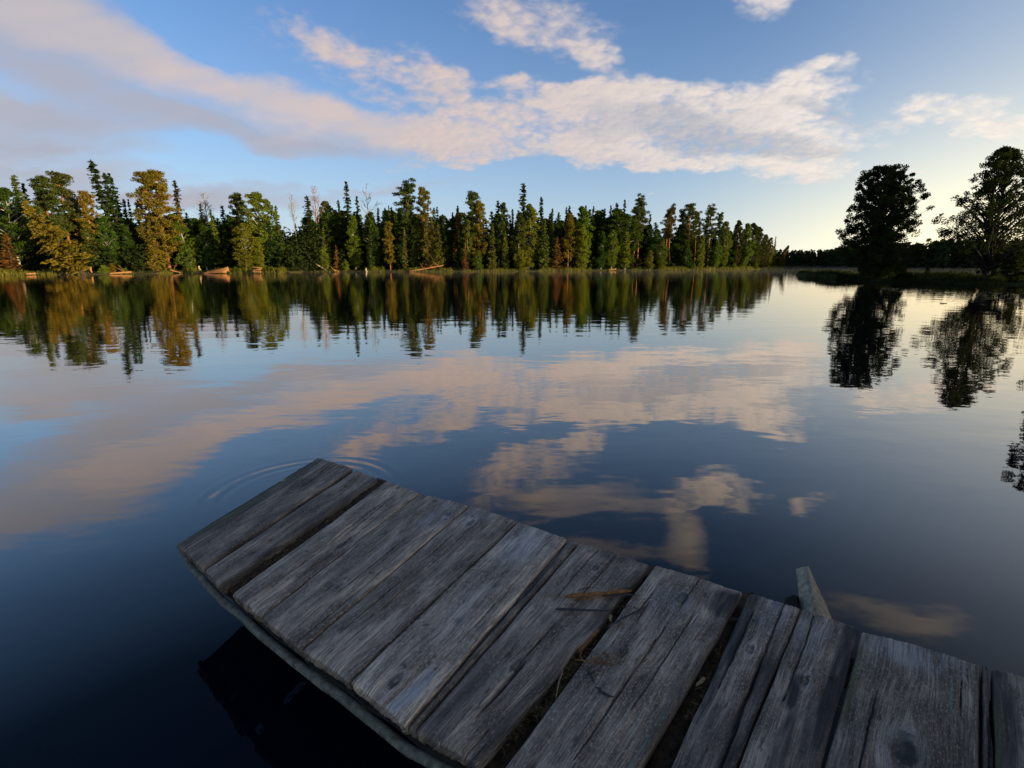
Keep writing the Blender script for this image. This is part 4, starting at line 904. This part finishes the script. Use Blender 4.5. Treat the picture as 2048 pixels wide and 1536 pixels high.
litter('deck_crumbs', [((1090,1200),(1300,1210),40,DECK+.003),((1180,1330),(1300,1300),40,DECK+.003),((700,1150),(1000,1250),90,DECK+.004),((1500,1300),(1800,1400),60,DECK+.003)], 130, 'loose crumbs scattered over the planks', 43)

# ------------------------------------------------------------------ logs and driftwood along the far waterline
mt_sunlog = simple_wood('bare_log', (.20, .085, .03), (.50, .23, .085), (5, 5, 5)); mt_palelog = simple_wood('pale_log', (.30, .20, .12), (.56, .42, .28), (3, 3, 3))
def shore_log(name, a, b, ya, r0, r1, mat, label, cat='log', twigs=0, seed=0):
    """a, b: pixels of its two ends, ya: metres in front of (-) or behind (+) the waterline there"""
    A = at_y(a[0], a[1], shore_y(a[0], ya)); B = at_y(b[0], b[1], shore_y(b[0], ya)); r = np.random.RandomState(seed)
    P = bent(tuple(A), tuple(B), 8, r, .05); paths = [(P, np.linspace(r0, r1, 8))]
    for k in range(twigs):
        t = .3 + .65 * r.rand(); p = P[int(t * 7)]; d = unit(r.randn(3) * (1, .5, .4) + (0, 0, .9)) * (.6 + 1.2 * r.rand()); paths.append((np.array([p, p + d * .5 + r.randn(3) * .1, p + d]), np.array([.05, .03, .012])))
    V, F = tubes(paths, 8); c = V.mean(0); o = link(name, np_mesh(name, V - c, F, mat, True), loc=tuple(c)); return tag(o, label, cat)
shore_log('log', (409, 545), (457, 538), -.8, .12, .42, mt_sunlog, 'thick orange-lit log tapering into the water below the bright birch', seed=1)
shore_log('log', (404, 546.5), (452, 543.5), -1.2, .10, .22, mt_sunlog, 'slim orange log floating under the thick tapering log', seed=2)
shore_log('log', (504, 534), (524, 537), -.2, .15, .13, mt_sunlog, 'upper of the short orange-lit logs stacked right of the bright birch', seed=3)
shore_log('log', (505, 541), (521, 539), -.9, .15, .13, mt_sunlog, 'middle of the short orange-lit logs stacked right of the bright birch', seed=4)
shore_log('log', (505, 543.5), (522, 544), -1.3, .15, .13, mt_sunlog, 'lowest of the short orange-lit logs stacked right of the bright birch', seed=5)
shore_log('leaning_post', (397, 532), (400, 540), -.1, .16, .13, mt_palelog, 'short pale post leaning on the bank left of the thick log', 'post', seed=6)
shore_log('fallen_log', (631, 528), (648, 538), -.2, .12, .16, mt_palelog, 'thin white fallen trunk slanting down to the water by the small bright birch', 'log', seed=7)
shore_log('driftwood', (667, 540), (677, 543), -.6, .18, .10, mt_sunlog, 'small orange driftwood piece left of the round yellow shrub', 'driftwood', 2, 8)
shore_log('stump', (733, 544), (732.5, 536), -.8, .20, .14, mt_palelog, 'pale white stump standing alone in the water left of centre', 'stump', seed=9)
shore_log('fallen_tree', (818, 543), (886, 531), -.4, .22, .07, mt_sunlog, 'long bare fallen tree with twigs lying along the waterline left of centre', 'fallen tree', 12, 10)
shore_log('leaning_post', (180, 534), (184, 545), -.6, .17, .12, mt_sunlog, 'reddish post leaning in the water at the far left', 'post', seed=11)
shore_log('driftwood', (218, 547), (262, 544), -.2, .10, .16, mt_sunlog, 'low orange driftwood along the left waterline below the golden pines', 'driftwood', 2, 12)
shore_log('fallen_log', (340, 540), (362, 546), -.3, .16, .08, mt_sunlog, 'slanting trunk dipping into the water at the foot of the amber spruce', 'log', 1, 13)
shore_log('driftwood', (1217, 540), (1232, 538), -.2, .16, .14, mt_sunlog, 'red-brown log on the bank below the round lit birch', 'driftwood', 1, 14)
shore_log('driftwood', (1416, 538.5), (1422, 537.5), -.2, .18, .15, mt_palelog, 'small white log on the bank near the right end of the forest', 'driftwood', 0, 15)
shore_log('driftwood', (52, 548), (72, 547), -.2, .12, .15, mt_sunlog, 'small orange log on the waterline under the leaning golden conifer', 'driftwood', 0, 16)

# flecks and weed floating on the water
mt_weed = simple_wood('floating_weed', (.03, .035, .015), (.10, .10, .05), (2, 2, 2))
def pad(name, px, py, size, label, seed, cat='leaf'):
    r = np.random.RandomState(seed); c = on_z(px, py, .006); n = 9; a = np.arange(n) * 2 * np.pi / n; rr = size * (.6 + .5 * r.rand(n))
    V = np.concatenate([np.stack([np.cos(a) * rr, np.sin(a) * rr * .6, .01 + .02 * r.rand(n) * size * 4], 1), np.stack([np.cos(a) * rr * .9, np.sin(a) * rr * .54, np.full(n, -.004)], 1), [[0, 0, .012]], [[0, 0, -.004]]])
    i = np.arange(n); j = (i + 1) % n
    o = link(name, np_mesh(name, V, [np.stack([i, j, j + n, i + n], -1), np.concatenate([np.stack([i, j, np.full(n, 2 * n)], -1)[:, ::-1], np.stack([i + n, j + n, np.full(n, 2 * n + 1)], -1)])], mt_weed), loc=tuple(c)); return tag(o, label, cat)
pad('floating_tuft', 1887, 607, .16, 'small dark tuft on the water in front of the grassy spit', 4, 'tuft')
def weeds():
    r = np.random.RandomState(6); V = []
    for _ in range(420):
        x = 1760 + 330 * r.rand(); y = 574 + (x - 1760) * .045 + abs(r.randn()) * 11 * (.3 + (x - 1760) / 330); c = np.array(on_z(x, y, .012)); a = r.rand() * 3.14; l = .05 + .16 * r.rand()
        d = np.array([math.cos(a) * l, math.sin(a) * l, .0]); q = np.array([-d[1], d[0], 0]) * .5; V += [c - d, c - q, c + d, c + q]
    V = np.array(V); return np_mesh('water_weed', V, np.arange(len(V)).reshape(-1, 4), mt_weed)
tag(link('water_weed', weeds()), 'floating water weed scattered along the grassy spit', 'water weed', kind='stuff')

# ------------------------------------------------------------------ thin mist lying on the far water
def box_volume(name, lo, hi, density, color, label):
    V = [(x, y, z) for x in (lo[0], hi[0]) for y in (lo[1], hi[1]) for z in (lo[2], hi[2])]
    F = np.array([(0, 1, 3, 2), (4, 6, 7, 5), (0, 4, 5, 1), (2, 3, 7, 6), (0, 2, 6, 4), (1, 5, 7, 3)])
    mt = bpy.data.materials.new(name); mt.use_nodes = True; n = NT(mt.node_tree)
    v = n.new('ShaderNodeVolumePrincipled'); v.inputs['Color'].default_value = color + (1,); v.inputs['Density'].default_value = density
    o = n.new('ShaderNodeOutputMaterial'); n.l.new(v.outputs[0], o.inputs[1])
    return tag(link(name, np_mesh(name, V, F, mt)), label, 'mist', kind='stuff')
box_volume('mist', (-140, 62, .03), (200, 300, .6), .0006, (.97, .97, .97), 'thin morning mist lying low over the far water')
